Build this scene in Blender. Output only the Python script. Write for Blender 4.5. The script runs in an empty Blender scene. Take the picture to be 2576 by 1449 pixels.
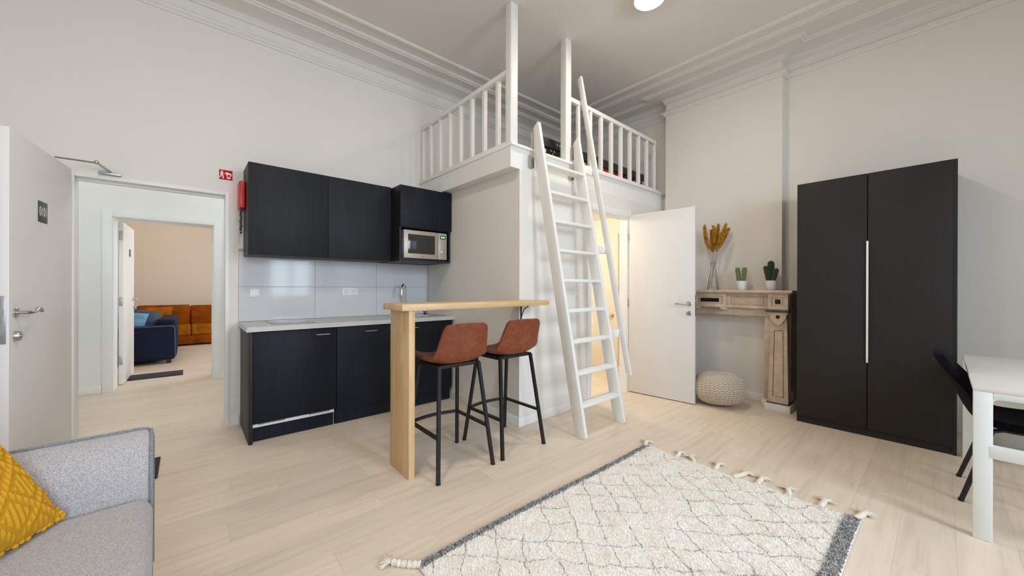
import bpy, bmesh, math, random
from math import sin, cos, pi, radians, sqrt, exp
from mathutils import Vector, Matrix, noise
random.seed(7)
S = bpy.context.scene
C = S.collection
WM = {}

# ------------------------------------------------------------------ materials
def nt(name):
    m = bpy.data.materials.new(name); m.use_nodes = True
    t = m.node_tree; b = t.nodes['Principled BSDF']
    return m, t, b
def nd(t, kind, **kw):
    n = t.nodes.new(kind)
    for k, v in kw.items():
        if k in n.inputs: n.inputs[k].default_value = v
        else: setattr(n, k, v)
    return n
def rgba(c): return (c[0], c[1], c[2], 1.0)
def coords(t, scale=(1, 1, 1), rot=(0, 0, 0), loc=(0, 0, 0)):
    tc = nd(t, 'ShaderNodeTexCoord'); mp = nd(t, 'ShaderNodeMapping')
    mp.inputs['Scale'].default_value = scale; mp.inputs['Rotation'].default_value = rot; mp.inputs['Location'].default_value = loc
    t.links.new(tc.outputs['Object'], mp.inputs['Vector'])
    return mp.outputs['Vector']
def ramp(t, fac, stops):
    r = nd(t, 'ShaderNodeValToRGB')
    e = r.color_ramp.elements
    while len(e) < len(stops): e.new(0.5)
    for i, (p, c) in enumerate(stops):
        e[i].position = p; e[i].color = rgba(c)
    t.links.new(fac, r.inputs['Fac'])
    return r.outputs['Color']
def mixc(t, fac, a, b, mode='MIX'):
    m = nd(t, 'ShaderNodeMix', data_type='RGBA', blend_type=mode)
    for s, v in ((m.inputs[0], fac), (m.inputs[6], a), (m.inputs[7], b)):
        if hasattr(v, 'is_linked'): t.links.new(v, s)
        elif isinstance(v, (int, float)): s.default_value = v
        else: s.default_value = rgba(v)
    return m.outputs[2]
def math_n(t, op, a, b=None, clamp=False):
    m = nd(t, 'ShaderNodeMath', operation=op, use_clamp=clamp)
    for i, v in enumerate((a, b)):
        if v is None: continue
        if hasattr(v, 'is_linked'): t.links.new(v, m.inputs[i])
        else: m.inputs[i].default_value = v
    return m.outputs[0]
def bump(t, b, h, strength=.3, dist=.01):
    n = nd(t, 'ShaderNodeBump', Strength=strength, Distance=dist)
    t.links.new(h, n.inputs['Height']); t.links.new(n.outputs['Normal'], b.inputs['Normal'])
def noise_t(t, vec, scale, detail=3, rough=.5, dist=0):
    n = nd(t, 'ShaderNodeTexNoise', Scale=scale, Detail=detail, Roughness=rough, Distortion=dist)
    t.links.new(vec, n.inputs['Vector'])
    return n
def plain(name, c, rough=.5, metal=0, spec=.5, nscale=0, namp=.06, bscale=0, bstr=.1, **kw):
    m, t, b = nt(name)
    b.inputs['Roughness'].default_value = rough; b.inputs['Metallic'].default_value = metal
    b.inputs['Specular IOR Level'].default_value = spec
    if nscale:
        n = noise_t(t, coords(t), nscale, 4)
        lo = [v * (1 - namp) for v in c]; hi = [min(1, v * (1 + namp)) for v in c]
        t.links.new(ramp(t, n.outputs['Fac'], [(.3, lo), (.7, hi)]), b.inputs['Base Color'])
    else:
        b.inputs['Base Color'].default_value = rgba(c)
    if bscale:
        n2 = noise_t(t, coords(t), bscale, 3)
        bump(t, b, n2.outputs['Fac'], bstr, .002)
    for k, v in kw.items():
        b.inputs[k.replace('_', ' ')].default_value = v
    return m
def emit(name, c, s):
    m, t, b = nt(name)
    b.inputs['Base Color'].default_value = rgba((.8, .8, .8)); b.inputs['Emission Color'].default_value = rgba(c); b.inputs['Emission Strength'].default_value = s
    return m

M = {}
M['wall'] = plain('wall_paint', (.79, .76, .715), .75, spec=.25, nscale=1.3, namp=.012, bscale=180, bstr=.04)
M['ceil'] = plain('ceiling_paint', (.78, .745, .705), .85, spec=.2, nscale=1.0, namp=.012)
M['trim'] = plain('cornice_paint', (.78, .75, .715), .7, spec=.25, nscale=2, namp=.015)
M['hallwall'] = plain('hall_paint', (.80, .82, .815), .75, spec=.25, nscale=1.3, namp=.012)
M['farwall'] = plain('far_room_paint', (.78, .69, .585), .75, spec=.25, nscale=1.3, namp=.012)
M['bathwall'] = plain('bathroom_paint', (.84, .80, .73), .7, spec=.25, nscale=1.3, namp=.012)
M['white'] = plain('white_lacquer', (.83, .825, .81), .4, spec=.45, nscale=3, namp=.01)
M['woodwhite'] = plain('white_painted_wood', (.83, .82, .79), .45, spec=.45, nscale=5, namp=.015, bscale=90, bstr=.05)
M['base'] = plain('skirting_white', (.82, .81, .79), .5)
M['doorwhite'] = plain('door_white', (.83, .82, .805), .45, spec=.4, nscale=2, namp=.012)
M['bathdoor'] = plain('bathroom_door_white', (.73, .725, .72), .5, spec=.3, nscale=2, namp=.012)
M['chrome'] = plain('chrome', (.85, .85, .86), .08, 1)
M['nickel'] = plain('brushed_nickel', (.55, .53, .50), .32, 1)
M['steel'] = plain('stainless_steel', (.62, .61, .59), .28, 1, nscale=30, namp=.04)
M['grey_metal'] = plain('grey_metal', (.42, .42, .42), .4, .8)
M['zinc'] = plain('zinc_plate', (.45, .47, .42), .35, .9)
M['gold'] = plain('passivated_rod', (.55, .50, .32), .35, .9)
M['black_metal'] = plain('black_powder_coat', (.012, .012, .014), .45, spec=.4)
M['black'] = plain('black_plastic', (.008, .008, .009), .4)
M['darkslot'] = plain('black_stone_inlay', (.006, .006, .006), .25)
M['red'] = plain('red_plastic', (.62, .018, .005), .35, nscale=6, namp=.06)
M['redsign'] = plain('red_sign_film', (.52, .006, .008), .5, spec=.12)
M['signwhite'] = plain('white_print', (.82, .82, .82), .5)
M['signgrey'] = plain('dark_grey_plate', (.035, .037, .036), .45, nscale=20, namp=.1)
M['worktop'] = plain('light_grey_laminate', (.56, .555, .545), .35, nscale=60, namp=.05)
M['hob'] = plain('ceramic_hob_glass', (.33, .335, .33), .08, spec=.6)  # black glass; the grey base paints in the pale reflection of the tiles
M['pot'] = plain('white_ceramic', (.82, .81, .83), .2)
M['tile'] = plain('white_glazed_tile', (.64, .65, .67), .09, spec=.26)
M['grout'] = plain('grey_grout', (.42, .42, .42), .8)
M['microwave'] = plain('champagne_steel', (.47, .41, .335), .42, .45, nscale=40, namp=.04)
M['microglass'] = plain('dark_glass_door', (.035, .033, .03), .12)
M['inner_black'] = plain('black_cabinet_inside', (.006, .006, .008), .5)
M['doormat'] = plain('dark_grey_coir', (.03, .032, .034), .95, nscale=120, namp=.5, bscale=200, bstr=.6)
M['braid'] = plain('cream_cotton', (.78, .72, .61), .9, nscale=60, namp=.12, bscale=200, bstr=.5)
M['piping'] = None
M['bluefab'] = plain('navy_fabric', (.011, .018, .046), .8, nscale=40, namp=.2, spec=.2, bscale=300, bstr=.2)
M['bluepiping'] = plain('blue_piping', (.06, .10, .17), .8)
M['bluelight'] = plain('sky_blue_velvet', (.10, .30, .48), .7, nscale=5, namp=.35, Sheen_Weight=.4)
M['bluemid'] = plain('slate_blue_fabric', (.055, .085, .15), .8, nscale=8, namp=.2)
M['orange'] = plain('rust_velvet', (.27, .062, .002), .8, spec=.12, nscale=5, namp=.4)
M['orange_light'] = plain('amber_velvet', (.36, .115, .003), .8, spec=.12, nscale=6, namp=.35)
M['velvet'] = plain('black_velvet', (.0025, .0025, .005), .9, spec=.1, nscale=14, namp=.3, Sheen_Weight=.02)
M['desk'] = plain('white_melamine', (.80, .79, .74), .4, nscale=4, namp=.01)
M['deskleg'] = plain('white_powder_coat', (.80, .84, .83), .45)
M['lamp'] = emit('lamp_diffuser', (1, .855, .685), 104)
M['lamp_far'] = emit('lamp_diffuser_over_sofa', (1, .865, .71), 142)
M['green_digits'] = emit('green_digits', (.05, 1, .08), 3)
M['brownside'] = plain('brown_stained_side', (.33, .20, .10), .5, nscale=8, namp=.3)
M['bed'] = plain('black_brown_wood', (.016, .013, .011), .45, nscale=10, namp=.2)
M['soil'] = plain('potting_soil', (.03, .02, .012), .95)
M['stem'] = plain('dry_stem', (.42, .25, .07), .7, nscale=20, namp=.2)
M['plume'] = plain('ochre_plume', (.62, .31, .030), .85, nscale=45, namp=.45)
M['cactus_light'] = None
M['winframe'] = M['white']

def mat_cabinet(name, c1, c2, rough=.5):
    m, t, b = nt(name)
    n = noise_t(t, coords(t, (90, 90, 3)), 1, 6, .65)
    n2 = noise_t(t, coords(t), 2.5, 3)
    a = ramp(t, n.outputs['Fac'], [(.3, c1), (.72, c2)])
    col = mixc(t, math_n(t, 'MULTIPLY', n2.outputs['Fac'], .6), a, [v * .75 for v in c1])
    t.links.new(col, b.inputs['Base Color'])
    b.inputs['Roughness'].default_value = rough; b.inputs['Specular IOR Level'].default_value = .16
    bump(t, b, n.outputs['Fac'], .08, .002)
    return m
M['cab'] = mat_cabinet('black_blue_wood_grain', (.0085, .0105, .0165), (.0165, .0195, .0285))
M['cabup'] = mat_cabinet('black_wood_grain_lit', (.0165, .0185, .0235), (.029, .0315, .0375))  # wall cabinet doors: grain colour lifted to stand in for stronger light
M['cabside'] = mat_cabinet('cabinet_side_grain', (.026, .022, .018), (.04, .034, .028), .45)
M['wardrobe'] = mat_cabinet('charcoal_wood_grain', (.029, .0265, .0255), (.037, .034, .033), .5)

def mat_floor():
    m, t, b = nt('oak_plank_floor')
    v = coords(t)
    sx = nd(t, 'ShaderNodeSeparateXYZ'); t.links.new(v, sx.inputs[0])
    rowf = math_n(t, 'DIVIDE', math_n(t, 'ADD', sx.outputs['Y'], 20.0), .19); row = math_n(t, 'FLOOR', rowf)
    wn = nd(t, 'ShaderNodeTexWhiteNoise', noise_dimensions='1D'); t.links.new(row, wn.inputs['W'])
    uf = math_n(t, 'ADD', math_n(t, 'DIVIDE', math_n(t, 'ADD', sx.outputs['X'], 20.0), 1.38), wn.outputs['Value']); colm = math_n(t, 'FLOOR', uf)
    wn2 = nd(t, 'ShaderNodeTexWhiteNoise', noise_dimensions='1D'); t.links.new(math_n(t, 'ADD', math_n(t, 'MULTIPLY', row, 17.31), math_n(t, 'MULTIPLY', colm, 3.77)), wn2.inputs['W'])
    rnd = wn2.outputs['Value']
    def edge_d(fv, size):
        fr = math_n(t, 'FRACT', fv)
        return math_n(t, 'MULTIPLY', math_n(t, 'SUBTRACT', .5, math_n(t, 'ABSOLUTE', math_n(t, 'SUBTRACT', fr, .5))), size)
    joint = math_n(t, 'LESS_THAN', math_n(t, 'MINIMUM', edge_d(rowf, .19), edge_d(uf, 1.38)), .0011)
    # a different stretch of grain for every plank
    off = nd(t, 'ShaderNodeCombineXYZ'); t.links.new(math_n(t, 'MULTIPLY', rnd, 37.0), off.inputs['X']); t.links.new(math_n(t, 'MULTIPLY', rnd, 11.0), off.inputs['Z'])
    add = nd(t, 'ShaderNodeVectorMath', operation='ADD'); t.links.new(v, add.inputs[0]); t.links.new(off.outputs[0], add.inputs[1])
    mp = nd(t, 'ShaderNodeMapping'); mp.inputs['Scale'].default_value = (1.1, 15, 1); t.links.new(add.outputs[0], mp.inputs['Vector'])
    g = noise_t(t, mp.outputs[0], 1.6, 7, .62, .5)
    mp2 = nd(t, 'ShaderNodeMapping'); mp2.inputs['Scale'].default_value = (2.2, 9, 1); t.links.new(add.outputs[0], mp2.inputs['Vector'])
    k = noise_t(t, mp2.outputs[0], 2.4, 5, .6, .8)
    grain = ramp(t, g.outputs['Fac'], [(.22, (.65, .535, .42)), (.5, (.76, .65, .53)), (.8, (.82, .715, .60))])
    tone = ramp(t, rnd, [(0, (.945, .945, .95)), (1, (1.035, 1.03, 1.02))])
    col = mixc(t, 1.0, grain, tone, 'MULTIPLY')
    streak = ramp(t, k.outputs['Fac'], [(.66, (0, 0, 0)), (.80, (1, 1, 1))])
    col = mixc(t, math_n(t, 'MULTIPLY', streak, .48), col, (.38, .28, .19))
    col = mixc(t, math_n(t, 'MULTIPLY', joint, .32), col, (.36, .27, .20))
    t.links.new(col, b.inputs['Base Color'])
    b.inputs['Roughness'].default_value = .42; b.inputs['Specular IOR Level'].default_value = .35
    bump(t, b, g.outputs['Fac'], .05, .002)
    return m
M['floor'] = mat_floor()

def mat_butcher(name, rot, c1=(.62, .40, .185), c2=(.74, .53, .29)):
    m, t, b = nt(name)
    br = nd(t, 'ShaderNodeTexBrick', offset=.43, offset_frequency=2)
    for k, v in (('Scale', 1), ('Mortar Size', 0), ('Bias', 0), ('Brick Width', .36), ('Row Height', .042)): br.inputs[k].default_value = v
    br.inputs['Color1'].default_value = rgba(c1); br.inputs['Color2'].default_value = rgba(c2)
    v = coords(t, rot=rot); t.links.new(v, br.inputs['Vector'])
    mp = nd(t, 'ShaderNodeMapping'); mp.inputs['Scale'].default_value = (3, 70, 70); t.links.new(v, mp.inputs['Vector'])
    g = noise_t(t, mp.outputs[0], 1.5, 5, .6)
    col = mixc(t, .35, br.outputs['Color'], ramp(t, g.outputs['Fac'], [(.3, (.45, .27, .11)), (.7, (.82, .62, .38))]))
    t.links.new(col, b.inputs['Base Color']); b.inputs['Roughness'].default_value = .42
    bump(t, b, g.outputs['Fac'], .05, .001)
    return m
M['butcher_top'] = mat_butcher('rubberwood_staves_along', (0, 0, 0))
M['butcher_leg'] = mat_butcher('rubberwood_staves_up', (pi / 2, 0, pi / 2))
# leg: object z -> texture x, object y -> texture y
def fix_leg():
    t = M['butcher_leg'].node_tree
    mp = [n for n in t.nodes if n.type == 'MAPPING'][0]
    mp.inputs['Rotation'].default_value = (0, pi / 2, 0)
fix_leg()

def mat_leather():
    m, t, b = nt('cognac_leather')
    v = coords(t)
    n = noise_t(t, v, 16, 6, .68, .6); n2 = noise_t(t, v, 55, 4, .6)
    col = ramp(t, n.outputs['Fac'], [(.28, (.13, .030, .012)), (.5, (.215, .054, .020)), (.75, (.30, .088, .036))])
    col = mixc(t, math_n(t, 'MULTIPLY', n2.outputs['Fac'], .35), col, (.17, .045, .019))
    t.links.new(col, b.inputs['Base Color'])
    b.inputs['Roughness'].default_value = .5; b.inputs['Specular IOR Level'].default_value = .4
    bump(t, b, n2.outputs['Fac'], .12, .002)
    return m
M['leather'] = mat_leather()

def mat_marble():
    m, t, b = nt('beige_veined_marble')
    v = coords(t)
    n = noise_t(t, v, 5, 7, .62, 1.2)
    w = noise_t(t, coords(t, (1.5, 1.5, 3)), 2.6, 8, .62, .8)
    vein = math_n(t, 'ABSOLUTE', math_n(t, 'SUBTRACT', w.outputs['Fac'], .5))
    veinm = ramp(t, vein, [(0, (1, 1, 1)), (.011, (0, 0, 0))])
    sp = noise_t(t, v, 38, 3, .6)
    base = ramp(t, n.outputs['Fac'], [(.25, (.52, .39, .28)), (.55, (.66, .53, .41)), (.8, (.72, .61, .50))])
    col = mixc(t, math_n(t, 'MULTIPLY', veinm, .5), base, (.24, .105, .055))
    col = mixc(t, math_n(t, 'MULTIPLY', ramp(t, sp.outputs['Fac'], [(.66, (0, 0, 0)), (.78, (1, 1, 1))]), .35), col, (.30, .16, .085))
    t.links.new(col, b.inputs['Base Color']); b.inputs['Roughness'].default_value = .38
    return m
M['marble'] = mat_marble()
def mat_greenmarble():
    m, t, b = nt('dark_green_marble')
    n = noise_t(t, coords(t), 26, 6, .7, 1.5)
    t.links.new(ramp(t, n.outputs['Fac'], [(.4, (.012, .022, .017)), (.58, (.06, .09, .07)), (.72, (.42, .43, .38))]), b.inputs['Base Color'])
    b.inputs['Roughness'].default_value = .2
    return m
M['greenmarble'] = mat_greenmarble()

def mat_heather(name, stops, scale=330, b_str=.5):
    m, t, b = nt(name)
    v = coords(t)
    n = nd(t, 'ShaderNodeTexVoronoi', Scale=scale); t.links.new(v, n.inputs['Vector'])
    sep = nd(t, 'ShaderNodeSeparateColor'); t.links.new(n.outputs['Color'], sep.inputs['Color'])
    n2 = noise_t(t, v, 900, 2)
    col = ramp(t, sep.outputs['Red'], stops)
    col = mixc(t, .3, col, ramp(t, n2.outputs['Fac'], [(.3, (.15, .15, .17)), (.7, (.55, .54, .55))]))
    t.links.new(col, b.inputs['Base Color']); b.inputs['Roughness'].default_value = .9; b.inputs['Specular IOR Level'].default_value = .15
    b.inputs['Sheen Weight'].default_value = .2
    bump(t, b, n.outputs['Distance'], b_str, .003)
    return m
M['sofa'] = mat_heather('grey_heather_fabric', [(0, (.23, .265, .31)), (.3, (.43, .41, .43)), (.6, (.58, .53, .525)), (1, (.70, .68, .68))], 520, .35)
M['sofapipe'] = mat_heather('grey_blue_piping', [(0, (.10, .13, .16)), (.5, (.20, .22, .25)), (1, (.36, .36, .37))], 400)

def mat_rug(name, pile):
    m, t, b = nt(name)
    tc = nd(t, 'ShaderNodeTexCoord'); v = tc.outputs['Object']
    wob = noise_t(t, v, 5, 3, .6)
    sub = nd(t, 'ShaderNodeVectorMath', operation='SUBTRACT'); t.links.new(wob.outputs['Color'], sub.inputs[0]); sub.inputs[1].default_value = (.5, .5, .5)
    sc = nd(t, 'ShaderNodeVectorMath', operation='SCALE'); t.links.new(sub.outputs[0], sc.inputs[0]); sc.inputs['Scale'].default_value = .13
    add = nd(t, 'ShaderNodeVectorMath', operation='ADD'); t.links.new(v, add.inputs[0]); t.links.new(sc.outputs[0], add.inputs[1])
    fine = noise_t(t, v, 140, 2)
    sx = nd(t, 'ShaderNodeSeparateXYZ'); t.links.new(add.outputs[0], sx.inputs[0])
    X, Y = sx.outputs['X'], sx.outputs['Y']
    def lines(a, bb, per, off=0.0):
        q = math_n(t, 'ADD', math_n(t, 'ADD', math_n(t, 'MULTIPLY', X, a), math_n(t, 'MULTIPLY', Y, bb)), off)
        fr = math_n(t, 'FRACT', math_n(t, 'DIVIDE', q, per))
        d = math_n(t, 'MULTIPLY', math_n(t, 'ABSOLUTE', math_n(t, 'SUBTRACT', fr, .5)), per)
        return math_n(t, 'LESS_THAN', d, .0027)
    l = math_n(t, 'MAXIMUM', lines(.72, .69, .135), lines(.80, -.60, .135, .04))
    brk = noise_t(t, v, 2.6, 3, .6)
    l = math_n(t, 'MULTIPLY', l, math_n(t, 'GREATER_THAN', brk.outputs['Fac'], .44))
    l = math_n(t, 'MULTIPLY', l, math_n(t, 'GREATER_THAN', fine.outputs['Fac'], .45))
    tone = noise_t(t, v, 9, 4, .6)
    base = ramp(t, tone.outputs['Fac'], [(.25, (.88, .81, .72)), (.5, (.93, .90, .85)), (.75, (.95, .94, .92))])
    fl = noise_t(t, v, 230, 2)
    base = mixc(t, .30, base, ramp(t, fl.outputs['Fac'], [(.3, (.72, .60, .48)), (.65, (.97, .96, .94))]))
    sp = math_n(t, 'GREATER_THAN', noise_t(t, v, 95, 2).outputs['Fac'], .70)
    base = mixc(t, math_n(t, 'MULTIPLY', sp, .28), base, (.20, .22, .23))
    col = mixc(t, math_n(t, 'MULTIPLY', l, .72), base, (.17, .195, .205))
    t.links.new(col, b.inputs['Base Color']); b.inputs['Roughness'].default_value = .95; b.inputs['Specular IOR Level'].default_value = .1
    return m
M['rug'] = mat_rug('cream_shag_pile', True)
M['rugborder'] = mat_heather('grey_flecked_border', [(0, (.09, .11, .125)), (.35, (.21, .24, .25)), (.62, (.42, .43, .43)), (1, (.85, .81, .75))], 130)

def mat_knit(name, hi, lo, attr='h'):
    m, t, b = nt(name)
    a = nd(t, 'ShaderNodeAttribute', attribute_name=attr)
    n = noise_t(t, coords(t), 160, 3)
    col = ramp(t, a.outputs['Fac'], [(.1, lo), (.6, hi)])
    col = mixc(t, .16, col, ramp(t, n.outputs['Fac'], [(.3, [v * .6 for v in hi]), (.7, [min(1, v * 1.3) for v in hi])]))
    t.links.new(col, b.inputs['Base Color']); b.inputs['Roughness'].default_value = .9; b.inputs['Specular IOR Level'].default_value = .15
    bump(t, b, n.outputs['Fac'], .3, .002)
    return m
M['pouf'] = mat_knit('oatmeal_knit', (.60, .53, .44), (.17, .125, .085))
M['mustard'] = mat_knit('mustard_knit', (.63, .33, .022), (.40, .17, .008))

def mat_cactus(name, a, c, ridges):
    m, t, b = nt(name)
    at = nd(t, 'ShaderNodeAttribute', attribute_name='h')
    n = noise_t(t, coords(t), 60, 3)
    col = ramp(t, at.outputs['Fac'], [(.2, a), (.9, c)])
    col = mixc(t, .2, col, ramp(t, n.outputs['Fac'], [(.3, a), (.7, c)]))
    t.links.new(col, b.inputs['Base Color']); b.inputs['Roughness'].default_value = .5
    return m
M['cactus_light'] = mat_cactus('striped_green_cactus', (.03, .05, .012), (.26, .28, .11), 1)
M['cactus_dark'] = mat_cactus('dark_green_cactus', (.005, .016, .008), (.018, .048, .02), 1)
M['spine'] = plain('pale_spines', (.62, .62, .48), .7)

def mat_glass(name, rough=0.0, clear=.9, tint=(1, 1, 1)):
    m = bpy.data.materials.new(name); m.use_nodes = True; t = m.node_tree
    t.nodes.remove(t.nodes['Principled BSDF'])
    tr = nd(t, 'ShaderNodeBsdfTransparent'); tr.inputs['Color'].default_value = rgba(tint)
    gl = nd(t, 'ShaderNodeBsdfGlossy', Roughness=rough)
    lw = nd(t, 'ShaderNodeLayerWeight', Blend=.25)
    mx = nd(t, 'ShaderNodeMixShader')
    f = math_n(t, 'MULTIPLY', lw.outputs['Fresnel'], .7)
    t.links.new(f, mx.inputs[0]); t.links.new(tr.outputs[0], mx.inputs[1]); t.links.new(gl.outputs[0], mx.inputs[2])
    t.links.new(mx.outputs[0], t.nodes['Material Output'].inputs['Surface'])
    return m
M['glass'] = mat_glass('clear_thin_glass', .02, tint=(.985, .99, .99))
M['pane'] = mat_glass('window_pane', .0, tint=(.98, .99, 1))

def mat_throw():
    m, t, b = nt('black_patterned_cotton')
    v = coords(t)
    vo = nd(t, 'ShaderNodeTexVoronoi', Scale=9); t.links.new(v, vo.inputs['Vector'])
    n = noise_t(t, v, 17, 2, .5, .8)
    w = ramp(t, n.outputs['Fac'], [(.61, (0, 0, 0)), (.625, (1, 1, 1))])
    col = mixc(t, w, (.006, .006, .007), (.60, .56, .50))
    r = noise_t(t, coords(t, loc=(3.2, 1.1, .4)), 5.5, 2)
    sx = nd(t, 'ShaderNodeSeparateXYZ'); t.links.new(v, sx.inputs[0])
    zone = math_n(t, 'MULTIPLY', math_n(t, 'GREATER_THAN', sx.outputs['X'], .10), math_n(t, 'LESS_THAN', sx.outputs['X'], .62))
    red = math_n(t, 'MULTIPLY', zone, ramp(t, r.outputs['Fac'], [(.44, (0, 0, 0)), (.46, (1, 1, 1))]))
    col = mixc(t, red, col, (.55, .012, .008))
    t.links.new(col, b.inputs['Base Color']); b.inputs['Roughness'].default_value = .85
    return m
M['throw'] = mat_throw()

# ------------------------------------------------------------------ mesh helpers
class G:
    """collects shapes; build() links them as ONE mesh object"""
    def __init__(s): s.b = bmesh.new(); s.attr = None
    def box(s, x0, x1, y0, y1, z0, z1, bev=0, seg=2, rot=None):
        x0, x1 = sorted((x0, x1)); y0, y1 = sorted((y0, y1)); z0, z1 = sorted((z0, z1))
        mt = Matrix.Translation(((x0 + x1) / 2, (y0 + y1) / 2, (z0 + z1) / 2))
        if rot is not None: mt = mt @ rot
        mt = mt @ Matrix.Diagonal((x1 - x0, y1 - y0, z1 - z0, 1))
        r = bmesh.ops.create_cube(s.b, size=1, matrix=mt)
        if bev:
            es = {e for v in r['verts'] for e in v.link_edges}
            bmesh.ops.bevel(s.b, geom=list(es), offset=bev, segments=seg, profile=.5, affect='EDGES', clamp_overlap=True)
        return s
    def prism(s, poly, axis, a, b, bev=0):
        def P(p, q):
            if axis == 'x': return (q, p[0], p[1])
            if axis == 'y': return (p[0], q, p[1])
            return (p[0], p[1], q)
        lo = [s.b.verts.new(P(p, a)) for p in poly]; hi = [s.b.verts.new(P(p, b)) for p in poly]
        n = len(poly)
        fs = [s.b.faces.new(lo), s.b.faces.new(hi)]
        for i in range(n): fs.append(s.b.faces.new((lo[i], lo[(i + 1) % n], hi[(i + 1) % n], hi[i])))
        bmesh.ops.recalc_face_normals(s.b, faces=fs)
        if bev:
            es = {e for f in fs for e in f.edges}
            bmesh.ops.bevel(s.b, geom=list(es), offset=bev, segments=2, profile=.5, affect='EDGES', clamp_overlap=True)
        return s
    def loft(s, rings, closed=True, cap=True):
        vs = [[s.b.verts.new(p) for p in r] for r in rings]; n = len(vs[0]); fs = []
        for i in range(len(vs) - 1):
            for j in range(n if closed else n - 1):
                k = (j + 1) % n
                fs.append(s.b.faces.new((vs[i][j], vs[i][k], vs[i + 1][k], vs[i + 1][j])))
        if cap and closed:
            fs.append(s.b.faces.new(list(reversed(vs[0])))); fs.append(s.b.faces.new(vs[-1]))
        bmesh.ops.recalc_face_normals(s.b, faces=fs)
        return vs
    def tube(s, pts, r, seg=8, cap=True, square=False):
        pts = [Vector(p) for p in pts]; rs = r if isinstance(r, (list, tuple)) else [r] * len(pts)
        t0 = (pts[1] - pts[0]).normalized()
        up = Vector((0, 0, 1)) if abs(t0.z) < .9 else Vector((0, 1, 0))
        u = t0.cross(up).normalized(); rings = []; tp = t0
        for i, p in enumerate(pts):
            a = pts[max(i - 1, 0)]; c = pts[min(i + 1, len(pts) - 1)]
            tn = (c - a).normalized()
            q = tp.rotation_difference(tn); u = (q @ u); u = (u - tn * u.dot(tn)).normalized(); tp = tn
            w = tn.cross(u)
            if square: rings.append([p + (u * a1 + w * b1) * rs[i] for a1, b1 in ((-1, -1), (1, -1), (1, 1), (-1, 1))])
            else: rings.append([p + (u * cos(2 * pi * k / seg) + w * sin(2 * pi * k / seg)) * rs[i] for k in range(seg)])
        s.loft(rings, True, cap)
        return s
    def lathe(s, prof, c=(0, 0, 0), seg=32, cap=True):
        s.loft([[(c[0] + r * cos(2 * pi * k / seg), c[1] + r * sin(2 * pi * k / seg), c[2] + z) for k in range(seg)] for r, z in prof], True, cap)
        return s
    def cyl(s, a, b, r, seg=16): return s.tube([a, b], r, seg)
    def ball(s, c, r, sc=(1, 1, 1), u=16, v=10):
        bmesh.ops.create_uvsphere(s.b, u_segments=u, v_segments=v, radius=r, matrix=Matrix.Translation(c) @ Matrix.Diagonal((*sc, 1)))
        return s
    def grid(s, f, nu, nv, closed_u=False):
        vs = [[s.b.verts.new(f(i / nu, j / nv)) for i in range(nu if closed_u else nu + 1)] for j in range(nv + 1)]
        n = len(vs[0]); fs = []
        for j in range(nv):
            for i in range(n if closed_u else n - 1):
                k = (i + 1) % n
                fs.append(s.b.faces.new((vs[j][i], vs[j][k], vs[j + 1][k], vs[j + 1][i])))
        return vs
    def build(s, name, mat, parent=None, loc=None, rz=0, local=False, smooth=True, ang=38, attr=None):
        me = bpy.data.meshes.new(name)
        if parent is not None: base = WM[parent]
        else: base = Matrix.Translation(loc or (0, 0, 0)) @ Matrix.Rotation(rz, 4, 'Z')
        if not local: bmesh.ops.transform(s.b, matrix=base.inverted(), verts=s.b.verts)
        s.b.to_mesh(me); s.b.free()
        if attr is not None:
            at = me.attributes.new('h', 'FLOAT', 'POINT'); at.data.foreach_set('value', attr)
        me.materials.append(mat)
        if smooth:
            me.polygons.foreach_set('use_smooth', [True] * len(me.polygons)); me.set_sharp_from_angle(angle=radians(ang))
        o = bpy.data.objects.new(name, me); C.objects.link(o)
        if parent is not None: o.parent = parent
        else: o.matrix_world = base
        WM[o] = base
        return o
def tag(o, label, cat=None, group=None, kind=None):
    o['label'] = label
    if cat: o['category'] = cat
    if group: o['group'] = group
    if kind: o['kind'] = kind
    return o
def thing(name, label, cat, loc=(0, 0, 0), rz=0, group=None, kind=None):
    o = bpy.data.objects.new(name, None); C.objects.link(o); o.empty_display_size = .1
    o.location = loc; o.rotation_euler = (0, 0, rz)
    WM[o] = Matrix.Translation(loc) @ Matrix.Rotation(rz, 4, 'Z')
    return tag(o, label, cat, group, kind)
def struct(g, name, mat, label, cat, parent=None, **kw):
    o = g.build(name, mat, parent, **kw)
    if parent is None: tag(o, label, cat, kind='structure')
    return o
def text_mesh(body, size, mat, name, parent, mtx, depth=.0006, sx=1.0):
    cu = bpy.data.curves.new(name, 'FONT'); cu.body = body; cu.size = size; cu.extrude = depth; cu.align_x = 'CENTER'; cu.align_y = 'CENTER'
    ob = bpy.data.objects.new(name + '_tmp', cu); C.objects.link(ob)
    bpy.context.view_layer.update()
    me = bpy.data.meshes.new_from_object(ob.evaluated_get(bpy.context.evaluated_depsgraph_get()))
    bpy.data.objects.remove(ob); bpy.data.curves.remove(cu)
    me.transform(WM[parent].inverted() @ mtx @ Matrix.Diagonal((sx, 1, 1, 1)))
    me.materials.clear(); me.materials.append(mat)
    o = bpy.data.objects.new(name, me); C.objects.link(o); o.parent = parent; WM[o] = WM[parent]
    return o
def axes(o, x, z):
    """matrix with local x along x, local z along z (facing)"""
    x = Vector(x).normalized(); z = Vector(z).normalized(); y = z.cross(x)
    m = Matrix((x, y, z)).transposed().to_4x4(); m.translation = Vector(o); return m

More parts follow.
